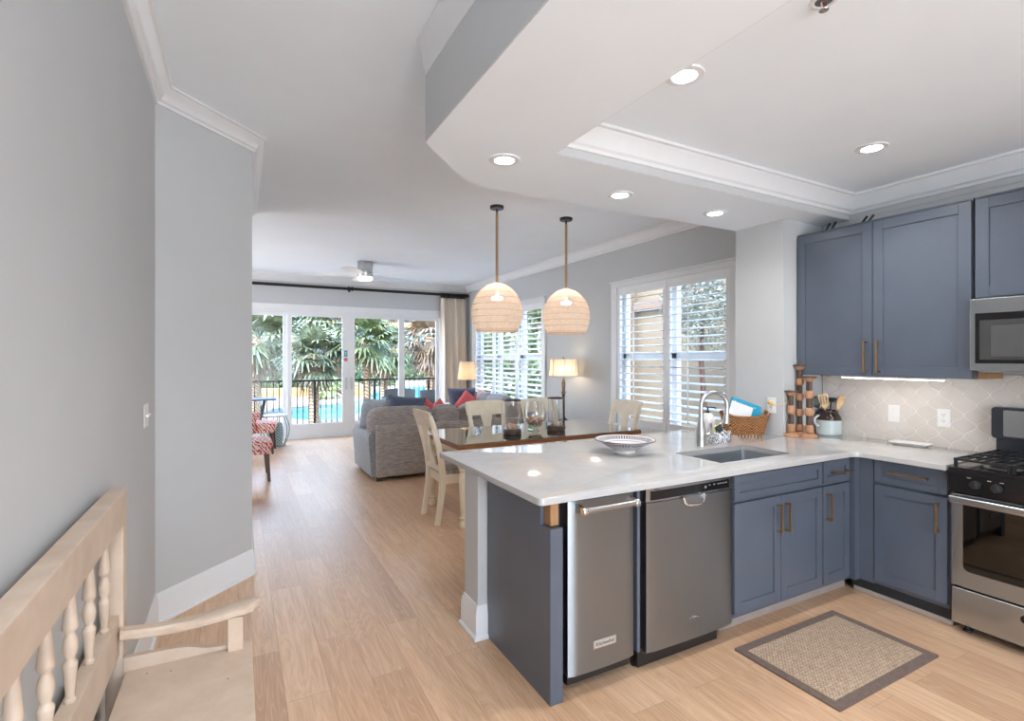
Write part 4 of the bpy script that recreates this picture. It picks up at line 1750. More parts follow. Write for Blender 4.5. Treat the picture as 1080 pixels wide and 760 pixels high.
# ------------------------------------------------------------------ ceiling fittings
def downlight(x, y, z, label, watt=None):
    t = thing('recessed_light', label, 'ceiling light', (x, y, z), 'recessed ceiling lights')
    G().lathe([(.049, -.003), (.054, -.009), (.080, -.007), (.083, -.001), (.083, .0), (.049, 0)], (x, y, z), 40, cap=False).build('trim_ring', M['trim'], t)
    G().lathe([(0, -.0035), (.049, -.0045), (.050, -.002), (0, -.001)], (x, y, z), 32).build('lens', M['can_on'], t)
    l = bpy.data.lights.new('downlight_lamp', 'SPOT')
    l.energy = watt or CAN_W
    l.color = (1, .985, .96)
    l.spot_size = radians(146)
    l.spot_blend = .9
    l.shadow_soft_size = .045
    o = bpy.data.objects.new('downlight_lamp', l)
    COL.objects.link(o)
    o.parent = t
    o.location = (0, 0, -.05)
    return t


downlight(1.248, 2.427, 2.56, 'recessed light nearest the corner of the dropped ceiling')
downlight(2.175, 2.596, 2.56, 'recessed light in the soffit strip above the middle of the peninsula')
downlight(3.060, 2.600, 2.56, 'recessed light in the soffit strip nearest the grey pier')
downlight(1.705, 1.610, 2.73, 'large recessed light in the ceiling tray, half hidden by the tray edge', TRAY_W)
downlight(3.255, 1.652, 2.73, 'recessed light in the ceiling tray near the wall cabinets', TRAY_W)
# unseen downlight, added to brighten the hall
downlight(.20, -.6, ZC, 'unseen recessed light added behind the camera to brighten the hall', HALL_FILL_W)
spr = thing('fire_sprinkler', 'small fire sprinkler in the kitchen ceiling tray', 'sprinkler', (1.775, 1.052, 2.73))
x, y, z = 1.775, 1.052, 2.73
G().lathe([(.028, -.001), (.032, -.006), (.043, -.004), (.045, 0), (.028, 0)], (x, y, z), 32, cap=False).build('escutcheon', M['trim'], spr)
G().lathe([(0, -.001), (.028, -.0012), (.028, 0), (0, 0)], (x, y, z), 28).build('cup', flat('cup_grey_dark', (.16, .16, .16), .4, .5), spr)
g = G()
for dx in (-.012, .012):
    g.tube([(x + dx, y, z), (x + dx * 1.1, y, z - .018), (x + dx * .3, y, z - .032)], .003, 8)
g.lathe([(0, -.033), (.015, -.033), (.016, -.031), (0, -.030)], (x, y, z), 20)
g.build('frame', M['chrome'], spr)
G().lathe([(0, -.028), (.003, -.027), (.0035, -.008), (0, -.004)], (x, y, z), 10).build('glass_bulb', flat('red_bulb', (.4, .02, .03), .1), spr)


# ------------------------------------------------------------------ woven pendants
def pendant(x, y):
    t = thing('pendant_lamp', '', 'pendant lamp', (x, y, ZC), 'woven pendant lamps', world=False)
    G().lathe([(0, -.028), (.066, -.028), (.070, -.022), (.070, 0), (0, 0)], (0, 0, 0), 32).build('canopy', M['black'], t)
    G().lathe([(0, -.075), (.010, -.075), (.011, -.03), (0, -.025)], (0, 0, 0), 14).build('stem', M['black'], t)
    zt = -.775
    G().tube([(0, 0, -.07), (0, 0, zt - .01)], .0135, 14).build('rope', M['rope'], t)
    R_ = .259
    prof = []
    H = .492
    for i in range(23):
        s_ = i / 22
        zz = -s_ * H
        if s_ < .62:
            r = R_ * sqrt(max(0, 1 - (1 - s_ / .62) ** 2.0)) ** 1.06
        else:
            r = R_ * (1 - .185 * ((s_ - .62) / .38) ** 1.9)
        prof.append((max(r, .022), zt + zz))
    g = G()
    g.lathe(prof, (0, 0, 0), 72, cap=False)
    g.build('shade', M['weave'], t)
    g = G()
    for s_, rr_ in ((-1, prof[-1][0]),):
        g.tube([(rr_ * cos(2 * pi * i / 64), rr_ * sin(2 * pi * i / 64), prof[-1][1]) for i in range(65)], .0045, 6)
    g.build('shade_rim', flat('rattan_rim', lin(214, 172, 140), .6), t)
    zb = zt - .13
    G().lathe([(0, .075), (.016, .075), (.019, .05), (.019, 0), (0, 0)], (0, 0, zb), 16).build('socket', M['white'], t)
    G().lathe([(0, 0), (.022, -.004), (.052, -.016), (.058, -.028), (.050, -.040), (.02, -.045), (0, -.046)], (0, 0, zb), 24).build('bulb', M['bulb'], t)
    return t


p1 = pendant(2.317, 4.67)
p1['label'] = 'woven rattan pendant lamp on a rope, in front of the curtain side window'
p2 = dup(p1, (3.185, 4.707, ZC), .7, 'woven rattan pendant lamp on a rope, nearer the kitchen pier')

# ================================================================== HALL BENCH
be = thing('spindle_bench', 'pale painted wooden bench with turned spindles against the near left wall', 'bench', (-.16, 1.4, 0))
BM = M['bench']
BY0, BY1 = .70, 2.205
g = G()
g.box(-.392, -.338, BY0, BY1 - .028, .945, 1.058, .006)
g.build('top_rail', BM, be)
G().box(-.392, -.352, BY0, BY1 - .03, .505, .642, .004).build('lower_rail', BM, be)
for yy in (BY0 + .03, BY1 - .032):
    G().box(-.391, -.341, yy - .03, yy + .030, 0, 1.054, .004).build('post', BM, be)
sprof = [(.011, 0), (.0125, .004), (.0125, .010), (.0095, .014), (.0105, .030), (.0145, .080), (.0160, .092), (.0160, .098), (.0105, .106), (.0095, .112), (.0135, .122), (.0165, .142), (.0135, .162), (.0095, .172), (.0105, .178),
         (.0165, .186), (.0165, .194), (.0150, .204), (.0100, .272), (.0085, .282), (.0130, .287), (.0130, .292), (.0080, .297), (.0075, .306)]
yy = 2.029
while yy > BY0 + .1:
    G().lathe(sprof, (-.372, yy, .641), 20).build('spindle', BM, be)
    yy -= .186
g = G()
g.box(-.335, .045, BY0 + .02, 2.150, .425, .449, .004)
g.build('seat', BM, be)
g = G()
g.box(-.30, .030, BY0 + .04, 2.135, .10, .425, .003)
g.build('seat_box', BM, be)
for yy, s_ in ((2.125, 1), (BY0 + .06, -1)):
    ogee = [(-.34, .40), (.0, .40), (.0, .455), (-.02, .462), (-.06, .462), (-.10, .468), (-.15, .485), (-.19, .492), (-.25, .494), (-.34, .496)]
    G().prism(ogee, yy - .011 + .02 * s_, yy + .011 + .02 * s_, 'y').build('end_board', BM, be)
    G().box(-.034, .016, yy - .020, yy + .020, .10, .568, .004).build('arm_post', BM, be)
    n = 18
    rs = []
    g = G()
    for i in range(n + 1):
        t = i / n
        xx = -.345 + .415 * t
        zc = .585 - .012 * sin(pi * min(1, t * 1.25)) + (.010 * max(0, (t - .7) / .3))
        hw = .026 + .030 * max(0, (t - .4) / .6) ** 1.2
        yo = s_ * .012 * max(0, (t - .55) / .45)
        if t > .9:
            hw *= sqrt(max(.06, 1 - ((t - .9) / .1) ** 2))
        hh = .0155
        rs.append(g.ring([(xx, yy + yo + a_ * hw, zc + b_ * hh) for a_, b_ in ((-.8, -1), (.8, -1), (1, -.6), (1, .5), (.7, 1), (-.7, 1), (-1, .5), (-1, -.6))]))
    g.skin(rs)
    g.build('arm_rest', BM, be)
for yy in (BY0 + .06, 2.10):
    G().box(-.03, .02, yy - .025, yy + .025, 0, .12, .004).build('foot', BM, be)
g = G()
for px, py in ((-.27, 2.09), (-.20, 2.07), (-.03, 1.93)):
    g.lathe([(0, 0), (.0025, 0), (.0025, .0004), (0, .0004)], (px, py, .449), 8)
g.build('nail_mark', M['black'], be)

# ================================================================== DINING
TX0, TX1, TY_0, TY_1 = 1.668, 3.720, 4.100, 5.120
tb = thing('dining_table', 'brown topped dining table with a glass sheet and cream turned legs', 'dining table', (2.7, 4.6, 0))
G().box(TX0, TX1, TY_0, TY_1, .712, .751, .004).build('tabletop', M['tablewood'], tb)
G().box(TX0 + .002, TX1 - .002, TY_0 + .002, TY_1 - .002, .7515, .7595, .002).build('glass_top', M['tableglass'], tb)
g = G()
i0 = .075
g.box(TX0 + i0, TX1 - i0, TY_0 + i0, TY_0 + i0 + .022, .63, .712)
g.box(TX0 + i0, TX1 - i0, TY_1 - i0 - .022, TY_1 - i0, .63, .712)
g.box(TX0 + i0, TX0 + i0 + .022, TY_0 + i0, TY_1 - i0, .63, .712)
g.box(TX1 - i0 - .022, TX1 - i0, TY_0 + i0, TY_1 - i0, .63, .712)
g.box(TX0 + .02, TX1 - .02, TY_0 + .02, TY_1 - .02, .700, .712, .003)
g.build('apron', M['cream'], tb)
legp = [(.0, 0), (.030, 0), (.038, .012), (.040, .035), (.034, .058), (.024, .070), (.023, .080), (.034, .088), (.036, .098), (.026, .108), (.024, .125), (.030, .20), (.038, .33), (.042, .42), (.036, .47), (.028, .49), (.028, .50), (.040, .508), (.042, .52), (.032, .53), (.030, .54)]
for x in (TX0 + .085, TX1 - .085):
    for y in (TY_0 + .10, TY_1 - .10):
        g = G()
        g.lathe(legp, (x, y, 0), 28)
        g.box(x - .040, x + .040, y - .040, y + .040, .535, .70, .004)
        g.build('leg', M['cream'], tb)


def dining_chair():
    t = thing('dining_chair', '', 'chair', (0, 0, 0), 'cream dining chairs', world=False)
    C_ = M['cream']
    for s_ in (-1, 1):
        pts = [(s_ * .192, -.262, 0), (s_ * .190, -.235, .16), (s_ * .188, -.215, .32), (s_ * .188, -.208, .44), (s_ * .192, -.222, .56), (s_ * .199, -.255, .72), (s_ * .207, -.300, .88), (s_ * .213, -.338, .985)]
        g = G()
        g.tube(pts, [1.0, 1, 1.08, 1.15, 1.05, 1, .95, .9], sq=(.036, .046))
        g.build('rear_leg', C_, t)
    # curved crest rail
    rs = []
    g = G()
    n = 14
    for i in range(n + 1):
        u_ = -1 + 2 * i / n
        xx = .238 * u_
        bow = .022 * (1 - u_ * u_)
        lo, hi = .872 + .004 * u_ * u_, 1.030 - .012 * abs(u_) ** 3
        yl, yh = -.297 - bow, -.350 - bow
        rs.append(g.ring([(xx, yl - .012, lo), (xx, yl + .012, lo), (xx, yh + .011, hi), (xx, yh - .011, hi)]))
    g.skin(rs)
    g.build('crest_rail', C_, t)
    # vase shaped splat
    out = []
    zs = [(.070, .880), (.064, .84), (.048, .78), (.036, .71), (.034, .66), (.042, .61), (.060, .56), (.072, .515)]
    rs = []
    g = G()
    for hw, z in zs:
        yy = -.208 - (z - .44) / .44 * .092 - .012
        rs.append(g.ring([(-hw, yy - .009, z), (hw, yy - .009, z), (hw, yy + .009, z), (-hw, yy + .009, z)]))
    g.skin(rs)
    g.build('splat', C_, t)
    G().box(-.178, .178, -.240, -.212, .475, .525, .003).build('lower_back_rail', C_, t)
    g = G()
    g.prism(fillet([(-.195, -.215), (.195, -.215), (.222, .215), (-.222, .215)], .018, 4), .425, .447)
    g.box(-.178, .178, -.206, -.188, .365, .426)
    g.box(-.198, .198, .178, .198, .365, .426)
    for s_ in (-1, 1):
        g.prism([(s_ * .188, -.20), (s_ * .206, -.20), (s_ * .214, .19), (s_ * .196, .19)] if s_ > 0 else [(-.206, -.20), (-.188, -.20), (-.196, .19), (-.214, .19)], .365, .426)
    g.build('seat_frame', C_, t)
    G().rbox(-.195, .195, -.195, .208, .445, .485, .018, .006).build('seat_cushion', M['chairseat'], t)
    fl = [(0, 0), (.016, 0), (.020, .012), (.020, .03), (.015, .045), (.014, .055), (.020, .062), (.020, .070), (.014, .078), (.017, .16), (.0215, .25), (.017, .285), (.022, .293), (.022, .302), (.016, .31)]
    for s_ in (-1, 1):
        g = G()
        g.lathe(fl, (s_ * .195, .185, 0), 20)
        g.box(s_ * .195 - .021, s_ * .195 + .021, .164, .206, .305, .43, .003)
        g.build('front_leg', C_, t)
    return t


c1 = dining_chair()
c1['label'] = 'cream dining chair at the left end of the glass-topped table'
c1.location = (1.842, 4.585, 0)
c1.rotation_euler = (0, 0, -pi / 2)
dup(c1, (2.455, 4.905, 0), pi, 'cream dining chair on the far side of the table, in front of the navy pillow')
dup(c1, (3.150, 4.905, 0), pi, 'cream dining chair on the far side of the table, seen through the glass vases')
dup(c1, (3.575, 4.545, 0), pi / 2, 'cream dining chair at the right end of the table, near the shutters')

# glass vases with shells
TZ = .7605


def hurricane(x, y, label):
    t = thing('glass_hurricane', label, 'vase', (x, y, TZ))
    G().lathe([(0, 0), (.086, 0), (.090, .004), (.090, .040), (.084, .046), (.070, .046), (.070, .040), (0, .038)], (x, y, TZ), 36).build('base', M['csdark'], t)
    G().lathe([(.076, .042), (.076, .33), (.073, .33), (.073, .043)], (x, y, TZ), 40, cap=False).build('glass_tube', M['vase'], t)
    G().lathe([(.070, .326), (.084, .326), (.086, .332), (.084, .340), (.070, .340), (.070, .326)], (x, y, TZ), 36, cap=False).build('rim', M['csdark'], t)
    return t


HUR = [(2.37, 4.44), (2.895, 4.47)]
hurricane(*HUR[0], 'glass hurricane vase with dark base, left of the round glass bowl on the table')
hurricane(*HUR[1], 'glass hurricane vase with dark base, right of the round glass bowl on the table')
RB = (2.700, 4.560)
rb = thing('glass_bowl_vase', 'round footed glass vase half filled with shells, between the two hurricanes', 'vase', (*RB, TZ))
outp = [(.052, 0), (.054, .003), (.030, .018), (.028, .03), (.06, .042), (.098, .085), (.115, .14), (.112, .195), (.094, .255), (.078, .305)]
G().lathe([(0, 0)] + outp + [(.074, .305), (.090, .255), (.108, .195), (.111, .14), (.094, .088), (.056, .048), (0, .040)], (*RB, TZ), 44, cap=False).build('glass', M['vase'], rb)


def shell(g, s_):
    """small conch-like spiral"""
    for i in range(7):
        t = i / 6
        a = t * 4 * pi
    pr_ = [(0, -.5 * s_), (.16 * s_, -.42 * s_), (.34 * s_, -.12 * s_), (.42 * s_, .05 * s_), (.30 * s_, .14 * s_), (.30 * s_, .2 * s_), (.2 * s_, .28 * s_), (.2 * s_, .33 * s_), (.1 * s_, .42 * s_), (0, .5 * s_)]
    g.lathe(pr_, (0, 0, 0), 12, sy=.75)


SHM = [flat('shell_pink', lin(222, 178, 158), .45, var=.15, nscale=60), flat('shell_tan', lin(196, 150, 122), .45, var=.2, nscale=60), flat('shell_white', lin(228, 212, 196), .45, var=.1, nscale=60)]
protos = []
for m_ in SHM:
    g = G()
    shell(g, .062)
    me = g.build('proto', m_)
    protos.append(me.data)
    bpy.data.objects.remove(me)
rnd = random.Random(3)


def shells(cx0, cy0, zb, zt_, rad, n, label, group):
    for i in range(n):
        a = rnd.uniform(0, 2 * pi)
        lv = i / max(1, n - 1)
        zz = zb + (zt_ - zb) * lv
        r = rad(zz) * sqrt(rnd.uniform(.05, 1))
        o = bpy.data.objects.new('seashell', protos[rnd.randrange(3)])
        COL.objects.link(o)
        s_ = rnd.uniform(.7, 1.05)
        o.scale = (s_, s_, s_)
        o.location = (cx0 + r * cos(a), cy0 + r * sin(a), zz)
        o.rotation_euler = (rnd.uniform(1, 2.1), rnd.uniform(-.5, .5), rnd.uniform(0, 6.3))
        tag(o, label, 'shell', group)


shells(*HUR[0], TZ + .058, TZ + .085, lambda z: .05, 22, 'small shell inside the hurricane vase left of the round bowl', 'shells in the left hurricane')
shells(*HUR[1], TZ + .058, TZ + .078, lambda z: .05, 20, 'small shell inside the hurricane vase right of the round bowl', 'shells in the right hurricane')
shells(*RB, TZ + .065, TZ + .125, lambda z: .05 + (z - TZ - .06) * .65, 70, 'small shell filling the bottom of the round glass vase', 'shells in the round vase')

# ================================================================== LIVING ROOM
SF = M['sofa']
SX0, SX1, SY0, SY1 = 1.455, 3.78, 6.255, 7.32
so_ = thing('sofa', 'grey tweed sofa with its back to the dining table', 'sofa', (2.6, 6.8, 0))
g = G()
g.rbox(SX0 + .03, SX1, SY0, SY0 + .20, .05, .680, .022, .004)
g.build('back', SF, so_)
g = G()
g.rbox(SX0 + .05, SX1 - .02, SY0 + .1, SY1 - .03, .05, .30, .03)
g.build('base', SF, so_)
g = G()
# arm: soft, its top falling a little to the front
n = 16
rs = []
for i in range(n + 1):
    t = i / n
    yy = SY0 + .10 + (SY1 + .03 - SY0 - .10) * t
    hz_ = .60 - .035 * sin(pi * t) if t < .9 else .60 - .05 * ((t - .9) / .1) ** 2
    q = []
    for a_, b_ in ((-.02, .05), (-.035, .30), (-.05, .45), (-.05, hz_ - .05), (-.02, hz_), (.10, hz_ + .005), (.20, hz_ - .03), (.22, hz_ - .08), (.22, .05)):
        q.append((SX0 + a_, yy, b_))
    rs.append(g.ring(q))
g.skin(rs)
g.build('arm', M['greycush'], so_)
G().rbox(SX1 - .21, SX1, SY0 + .15, SY1, .05, .60, .06, .01).build('arm', SF, so_)
xs = [SX0 + .20, SX0 + .94, SX0 + 1.58, SX1 - .20]
for a_, b_ in zip(xs, xs[1:]):
    G().rbox(a_ + .006, b_ - .006, SY0 + .26, SY1 + .02, .29, .47, .05, .02).build('seat_cushion', SF, so_)
bxs = [SX0 - .03, SX0 + .80, SX0 + 1.17, SX0 + 1.72, SX1 - .16]
for a_, b_ in zip(bxs, bxs[1:]):
    g = G()
    g.rbox(a_ + .008, b_ - .008, SY0 + .10, SY0 + .36, .46, .872, .09, .02, rot=RX(-.05))
    g.build('back_cushion', SF, so_)
for x in (SX0 + .09, SX1 - .09):
    for y in (SY0 + .10, SY1 - .10):
        G().box(x - .06, x + .06, y - .06, y + .06, 0, .055, .004).build('foot', M['darkwood'], so_)


def cushion(name, label, w_, h_, d, c, mat, rz, tilt, roll=0, group=None):
    R = (RZ(rz) @ RX(tilt) @ RY(roll))
    o = G().pillow(w_, h_, d, c, R).build(name, mat, loc=(c[0], c[1], c[2] - h_ / 2), smooth=80)
    return tag(o, label, 'cushion', group)


cushion('throw_pillow', 'speckled grey pillow on the left arm end of the sofa', .46, .46, .20, (1.62, 6.95, .735), M['greycush'], -.9, -.2)
cushion('throw_pillow', 'navy pillow peeking over the sofa back, beside the speckled grey pillow', .50, .48, .17, (1.99, 6.76, .755), M['navy'], -.15, -.12, .10)
cushion('throw_pillow', 'coral pillow over the sofa back, right beside the navy pillow', .34, .34, .12, (2.285, 6.79, .745), M['coral'], -.2, -.25, .72)
cushion('throw_pillow', 'coral pillow over the sofa back, half hidden by the left dining chair', .30, .30, .12, (2.48, 6.83, .74), M['coral'], -.2, -.25, .9)

# second sofa along the windows
S2 = thing('sofa', 'grey sofa standing along the shuttered window behind the pendants', 'sofa', (3.9, 8.3, 0))
AX0, AX1, AY0, AY1 = 3.30, 4.30, 7.50, 9.30
G().rbox(AX0 + .05, AX1, AY0, AY1, .05, .30, .03).build('base', SF, S2)
G().rbox(AX1 - .22, AX1, AY0, AY1, .05, .70, .03).build('back', SF, S2)
for a_, b_ in ((AY0, AY0 + .2), (AY1 - .2, AY1)):
    G().rbox(AX0, AX1, a_, b_, .05, .58, .05, .01).build('arm', SF, S2)
for a_, b_ in ((AY0 + .2, (AY0 + AY1) / 2), ((AY0 + AY1) / 2, AY1 - .2)):
    G().rbox(AX0 - .02, AX1 - .2, a_ + .006, b_ - .006, .29, .47, .05, .02).build('seat_cushion', SF, S2)
    G().rbox(AX1 - .38, AX1 - .14, a_ + .006, b_ - .006, .46, .86, .09, .02).build('back_cushion', M['greycush'], S2)
for x in (AX0 + .1, AX1 - .1):
    for y in (AY0 + .1, AY1 - .1):
        G().box(x - .05, x + .05, y - .05, y + .05, 0, .055, .004).build('foot', M['darkwood'], S2)
cushion('throw_pillow', 'large navy pillow standing below the small table lamp', .60, .46, .18, (3.72, 8.93, .725), M['navy'], .12, -.22)
cushion('throw_pillow', 'coral pillow leaning against the large navy pillow', .40, .40, .15, (3.73, 8.72, .665), M['coral'], .1, -.3, .78)
cushion('throw_pillow', 'coral and white zigzag pillow under the shuttered window', .42, .40, .15, (4.02, 8.62, .70), M['zigzag'], -.9, -.25, .2)


# end tables and lamps
def side_table(x, y, w_, d_, h_, label, top, leg):
    t = thing('side_table', label, 'table', (x, y, 0))
    G().box(x - w_ / 2, x + w_ / 2, y - d_ / 2, y + d_ / 2, h_ - .03, h_, .005).build('table_top', top, t)
    g = G()
    g.box(x - w_ / 2 + .03, x + w_ / 2 - .03, y - d_ / 2 + .03, y + d_ / 2 - .03, h_ - .10, h_ - .03, .003)
    g.box(x - w_ / 2 + .04, x + w_ / 2 - .04, y - d_ / 2 + .04, y + d_ / 2 - .04, .16, .18, .003)
    g.build('apron_and_shelf', leg, t)
    for a_ in (-1, 1):
        for b_ in (-1, 1):
            G().tube([(x + a_ * (w_ / 2 - .05), y + b_ * (d_ / 2 - .05), h_ - .05), (x + a_ * (w_ / 2 - .05), y + b_ * (d_ / 2 - .05), 0)], [1, .75], sq=(.045, .045)).build('leg', leg, t)


side_table(4.08, 6.12, .34, .36, .60, 'dark side table under the bronze column lamp', flat('table_top_grey', (.20, .19, .18), .35), M['darkwood'])
side_table(3.86, 9.66, .74, .46, .60, 'side table with a white top in the curtain corner', M['white'], M['trim'])

l2 = thing('table_lamp', 'tall bronze column lamp with a scalloped cream shade by the grey wall', 'lamp', (4.11, 6.14, .60))
x, y, z = 4.11, 6.14, .60
G().lathe([(0, 0), (.085, 0), (.088, .008), (.080, .018), (.055, .026), (.04, .04), (.028, .055), (.020, .07), (.0195, .375), (.024, .38), (.024, .387), (.020, .393)], (x, y, z), 28).build('base', M['bronze'], l2)
G().lathe([(.0185, .316), (.030, .322), (.035, .335), (.030, .35), (.020, .358), (.022, .37), (.028, .44), (.030, .475), (.020, .49), (.026, .498), (.026, .506), (.016, .515), (.022, .53), (.014, .545), (.010, .56), (.010, .60), (0, .605)], (x, y, z + .075), 24).build('turned_column', M['bronze_lt'], l2)
g = G()
sz0, sz1 = .655, .890
rings = []
for i in range(9):
    t = i / 8
    ring = []
    for k in range(96):
        a = 2 * pi * k / 96
        sc = 1 - .045 * abs(sin(4 * a)) ** 1.0
        q = (abs(cos(a)) ** 3 + abs(sin(a)) ** 3) ** (-1 / 3)
        rx = (.218 - .018 * t - .010 * sin(pi * t)) * sc * q
        ry = (.155 - .012 * t - .008 * sin(pi * t)) * sc * q
        ring.append((x + rx * cos(a) * .90 + ry * sin(a) * .43, y - rx * cos(a) * .43 + ry * sin(a) * .90, z + sz0 + (sz1 - sz0) * t))
    rings.append(g.ring(ring))
g.skin(rings, True, False)
g.build('lamp_shade', M['shade'], l2)
g = G()
for i in (0, -1):
    pass
for k in range(8):
    a = pi / 4 * k
    pts = []
    for i in range(9):
        t = i / 8
        q = (abs(cos(a)) ** 3 + abs(sin(a)) ** 3) ** (-1 / 3)
        rx = (.219 - .018 * t - .010 * sin(pi * t)) * q
        ry = (.156 - .012 * t - .008 * sin(pi * t)) * q
        pts.append((x + rx * cos(a) * .90 + ry * sin(a) * .43, y - rx * cos(a) * .43 + ry * sin(a) * .90, z + sz0 + (sz1 - sz0) * t))
    g.tube(pts, .004, 6)
g.build('shade_piping', flat('piping_brown', lin(120, 92, 70), .7), l2)
G().lathe([(0, .60), (.030, .61), (.036, .645), (.030, .68), (0, .69)], (x, y, z + .075), 18).build('bulb', M['lampbulb'], l2)
G().lathe([(0, .69), (.003, .69), (.003, .82), (.011, .828), (.008, .842), (0, .846)], (x, y, z + .075), 12).build('finial', M['bronze'], l2)

x, y, z = 4.08, 9.58, .60
l1 = thing('table_lamp', 'small dark lamp with a plain drum shade beside the curtain', 'lamp', (x, y, z))
G().lathe([(0, 0), (.075, 0), (.078, .01), (.05, .02), (.018, .035), (.013, .06), (.013, .20), (.020, .21), (.013, .225), (.012, .52), (0, .53)], (x, y, z), 24).build('base', M['bronze'], l1)
G().lathe([(.190, .475), (.150, .835), (.148, .835), (.188, .475)], (x, y, z), 44, cap=False).build('lamp_shade', M['shade'], l1)
G().lathe([(0, .56), (.030, .57), (.036, .605), (.030, .64), (0, .65)], (x, y, z), 18).build('bulb', M['lampbulb'], l1)

# curtain and rod
cr = thing('curtain_rod', 'long black curtain rod above the sliding glass door', 'curtain rod', (2.0, 10.16, 2.825))
RZ_ = 2.835
G().tube([(-.5, 10.15, RZ_), (4.32, 10.15, RZ_)], .028, 14).build('rod', M['rod'], cr)
G().lathe([(0, 0), (.03, .005), (.036, .02), (.03, .036), (0, .044)], (4.318, 10.15, RZ_), 20, 'x').build('finial', M['rod'], cr)
for x in (-.3, 1.90, 4.26):
    g = G()
    g.box(x - .012, x + .012, 10.16, FY, RZ_ - .012, RZ_ + .012, .003)
    g.box(x - .02, x + .02, FY - .012, FY, RZ_ - .05, RZ_ + .05, .003)
    g.lathe([(.030, -.055), (.042, -.045), (.042, -.03), (.032, -.012), (.032, .012), (.042, .03), (.042, .045), (.030, .055)], (x, 10.15, RZ_), 20, 'x')
    g.build('bracket', M['rod'], cr)
cu = thing('curtain', 'long cream curtain gathered at the right end of the black rod', 'curtain', (4.03, 10.15, 0))
g = G()
n = 150
rows = []
for zi in range(13):
    t = zi / 12
    zz = 2.765 - 2.745 * t
    wd = .58 + .03 * t
    ring_f, ring_b = [], []
    for i in range(n + 1):
        u_ = i / n
        ph = u_ * 6.5 * 2 * pi + .7 * sin(5 * u_ + 2 * t)
        am = (.040 + .040 * min(1, t * 3)) * (1 + .25 * sin(13 * u_))
        xx = 3.715 + wd * u_ + .008 * sin(2 * ph)
        yy_ = 10.150 + am * (sin(ph) + .25 * sin(2 * ph + .6))
        ring_f.append((xx, yy_ - .002, zz))
        ring_b.append((xx, yy_ + .002, zz))
    rows.append(g.ring(ring_f + ring_b[::-1]))
g.skin(rows)
g.build('drape', M['curtain'], cu, smooth=60)
for k in range(11):
    xx = 3.745 + .052 * k
    G().tube([(xx + .006 * sin(k), 10.15 + .042 * cos(2 * pi * i / 16), RZ_ - .012 + .045 * sin(2 * pi * i / 16)) for i in range(17)], .010, 6).build('curtain_ring', M['rod'], cu)

# ceiling fan
fx, fy_ = 1.79, 8.35
fn = thing('ceiling_fan', 'brushed nickel ceiling fan with white blades and a round light', 'ceiling fan', (fx, fy_, ZC))
g = G()
g.lathe([(0, 0), (.115, 0), (.118, -.006), (.118, -.135), (.112, -.142), (.112, -.165), (.122, -.170), (.122, -.235), (.115, -.245), (0, -.245)], (fx, fy_, ZC), 40)
g.build('motor_housing', M['nickel'], fn)
G().lathe([(0, -.243), (.112, -.243), (.118, -.250), (.112, -.285), (.08, -.300), (0, -.305)], (fx, fy_, ZC), 40).build('light_bowl', M['fan_on'], fn)
for k in range(5):
    a = radians(18 + 72 * k)
    g = G()
    R = RZ(a)
    c = Vector((fx, fy_, ZC - .205))
    rs = []
    for (d_, hw) in ((.11, .05), (.16, .062), (.45, .074), (.68, .070), (.725, .058), (.74, .030)):
        rs.append(g.ring([c + R @ Vector((d_, s1 * hw, s1 * hw * .20 + s2 * .004)) for s1, s2 in ((-1, -1), (1, -1), (1, 1), (-1, 1))]))
    g.skin(rs)
    g.build('blade', flat('fan_blade_white', (.86, .86, .86), .45) if k == 0 else bpy.data.materials['fan_blade_white'], fn)


# red armchairs
def armchair():
    """faces +X locally; front edge of the seat at x=0"""
    t = thing('armchair', '', 'armchair', (0, 0, 0), 'red patterned armchairs', world=False)
    RD = M['red']
    G().rbox(-.66, .0, -.30, .30, .335, .43, .03, .004).build('seat_base', RD, t)
    G().rbox(-.62, .02, -.27, .27, .395, .485, .04, .008).build('seat_cushion', RD, t)
    G().rbox(-.78, -.58, -.32, .32, .30, .92, .07, .012, rot=RY(-.16)).build('backrest', RD, t)
    for s_ in (-1, 1):
        G().rbox(-.68, -.26, s_ * .31 - .05, s_ * .31 + .05, .34, .62, .045, .006, rot=RY(.10)).build('arm', RD, t)
        G().tube([(-.045, s_ * .25, .35), (-.020, s_ * .255, 0)], [1, .62], sq=(.05, .05)).build('leg', M['darkwood'], t)
        G().tube([(-.62, s_ * .25, .35), (-.68, s_ * .255, 0)], [1, .62], sq=(.05, .05)).build('leg', M['darkwood'], t)
    return t


a1 = armchair()
a1['label'] = 'red and white patterned armchair nearest the grey wall corner'
a1.location = (.355, 7.20, 0)
a2 = dup(a1, (.53, 9.15, 0), -.12, 'red and white patterned armchair further back, beside the round side table')

# round wire side table and garden stool
dx, dy = .56, 9.70
rt = thing('side_table', 'round side table with curved grey-green wire legs by the door', 'table', (dx, dy, 0))
G().lathe([(0, .515), (.185, .515), (.19, .520), (.19, .532), (.185, .537), (0, .537)], (dx, dy, 0), 44).build('table_top', M['white'], rt)
wire = flat('grey_green_metal', lin(120, 140, 140), .4, .3)
for k in range(6):
    a = pi / 3 * k + .3
    G().tube([(dx + cos(a) * (.165 + .075 * sin(pi * i / 14)), dy + sin(a) * (.165 + .075 * sin(pi * i / 14)), .515 * (1 - i / 14) + .012) for i in range(15)], .008, 8).build('leg', wire, rt)
G().tube([(dx + .165 * cos(2 * pi * i / 40), dy + .165 * sin(2 * pi * i / 40), .012) for i in range(41)], .008, 8).build('base_ring', wire, rt)


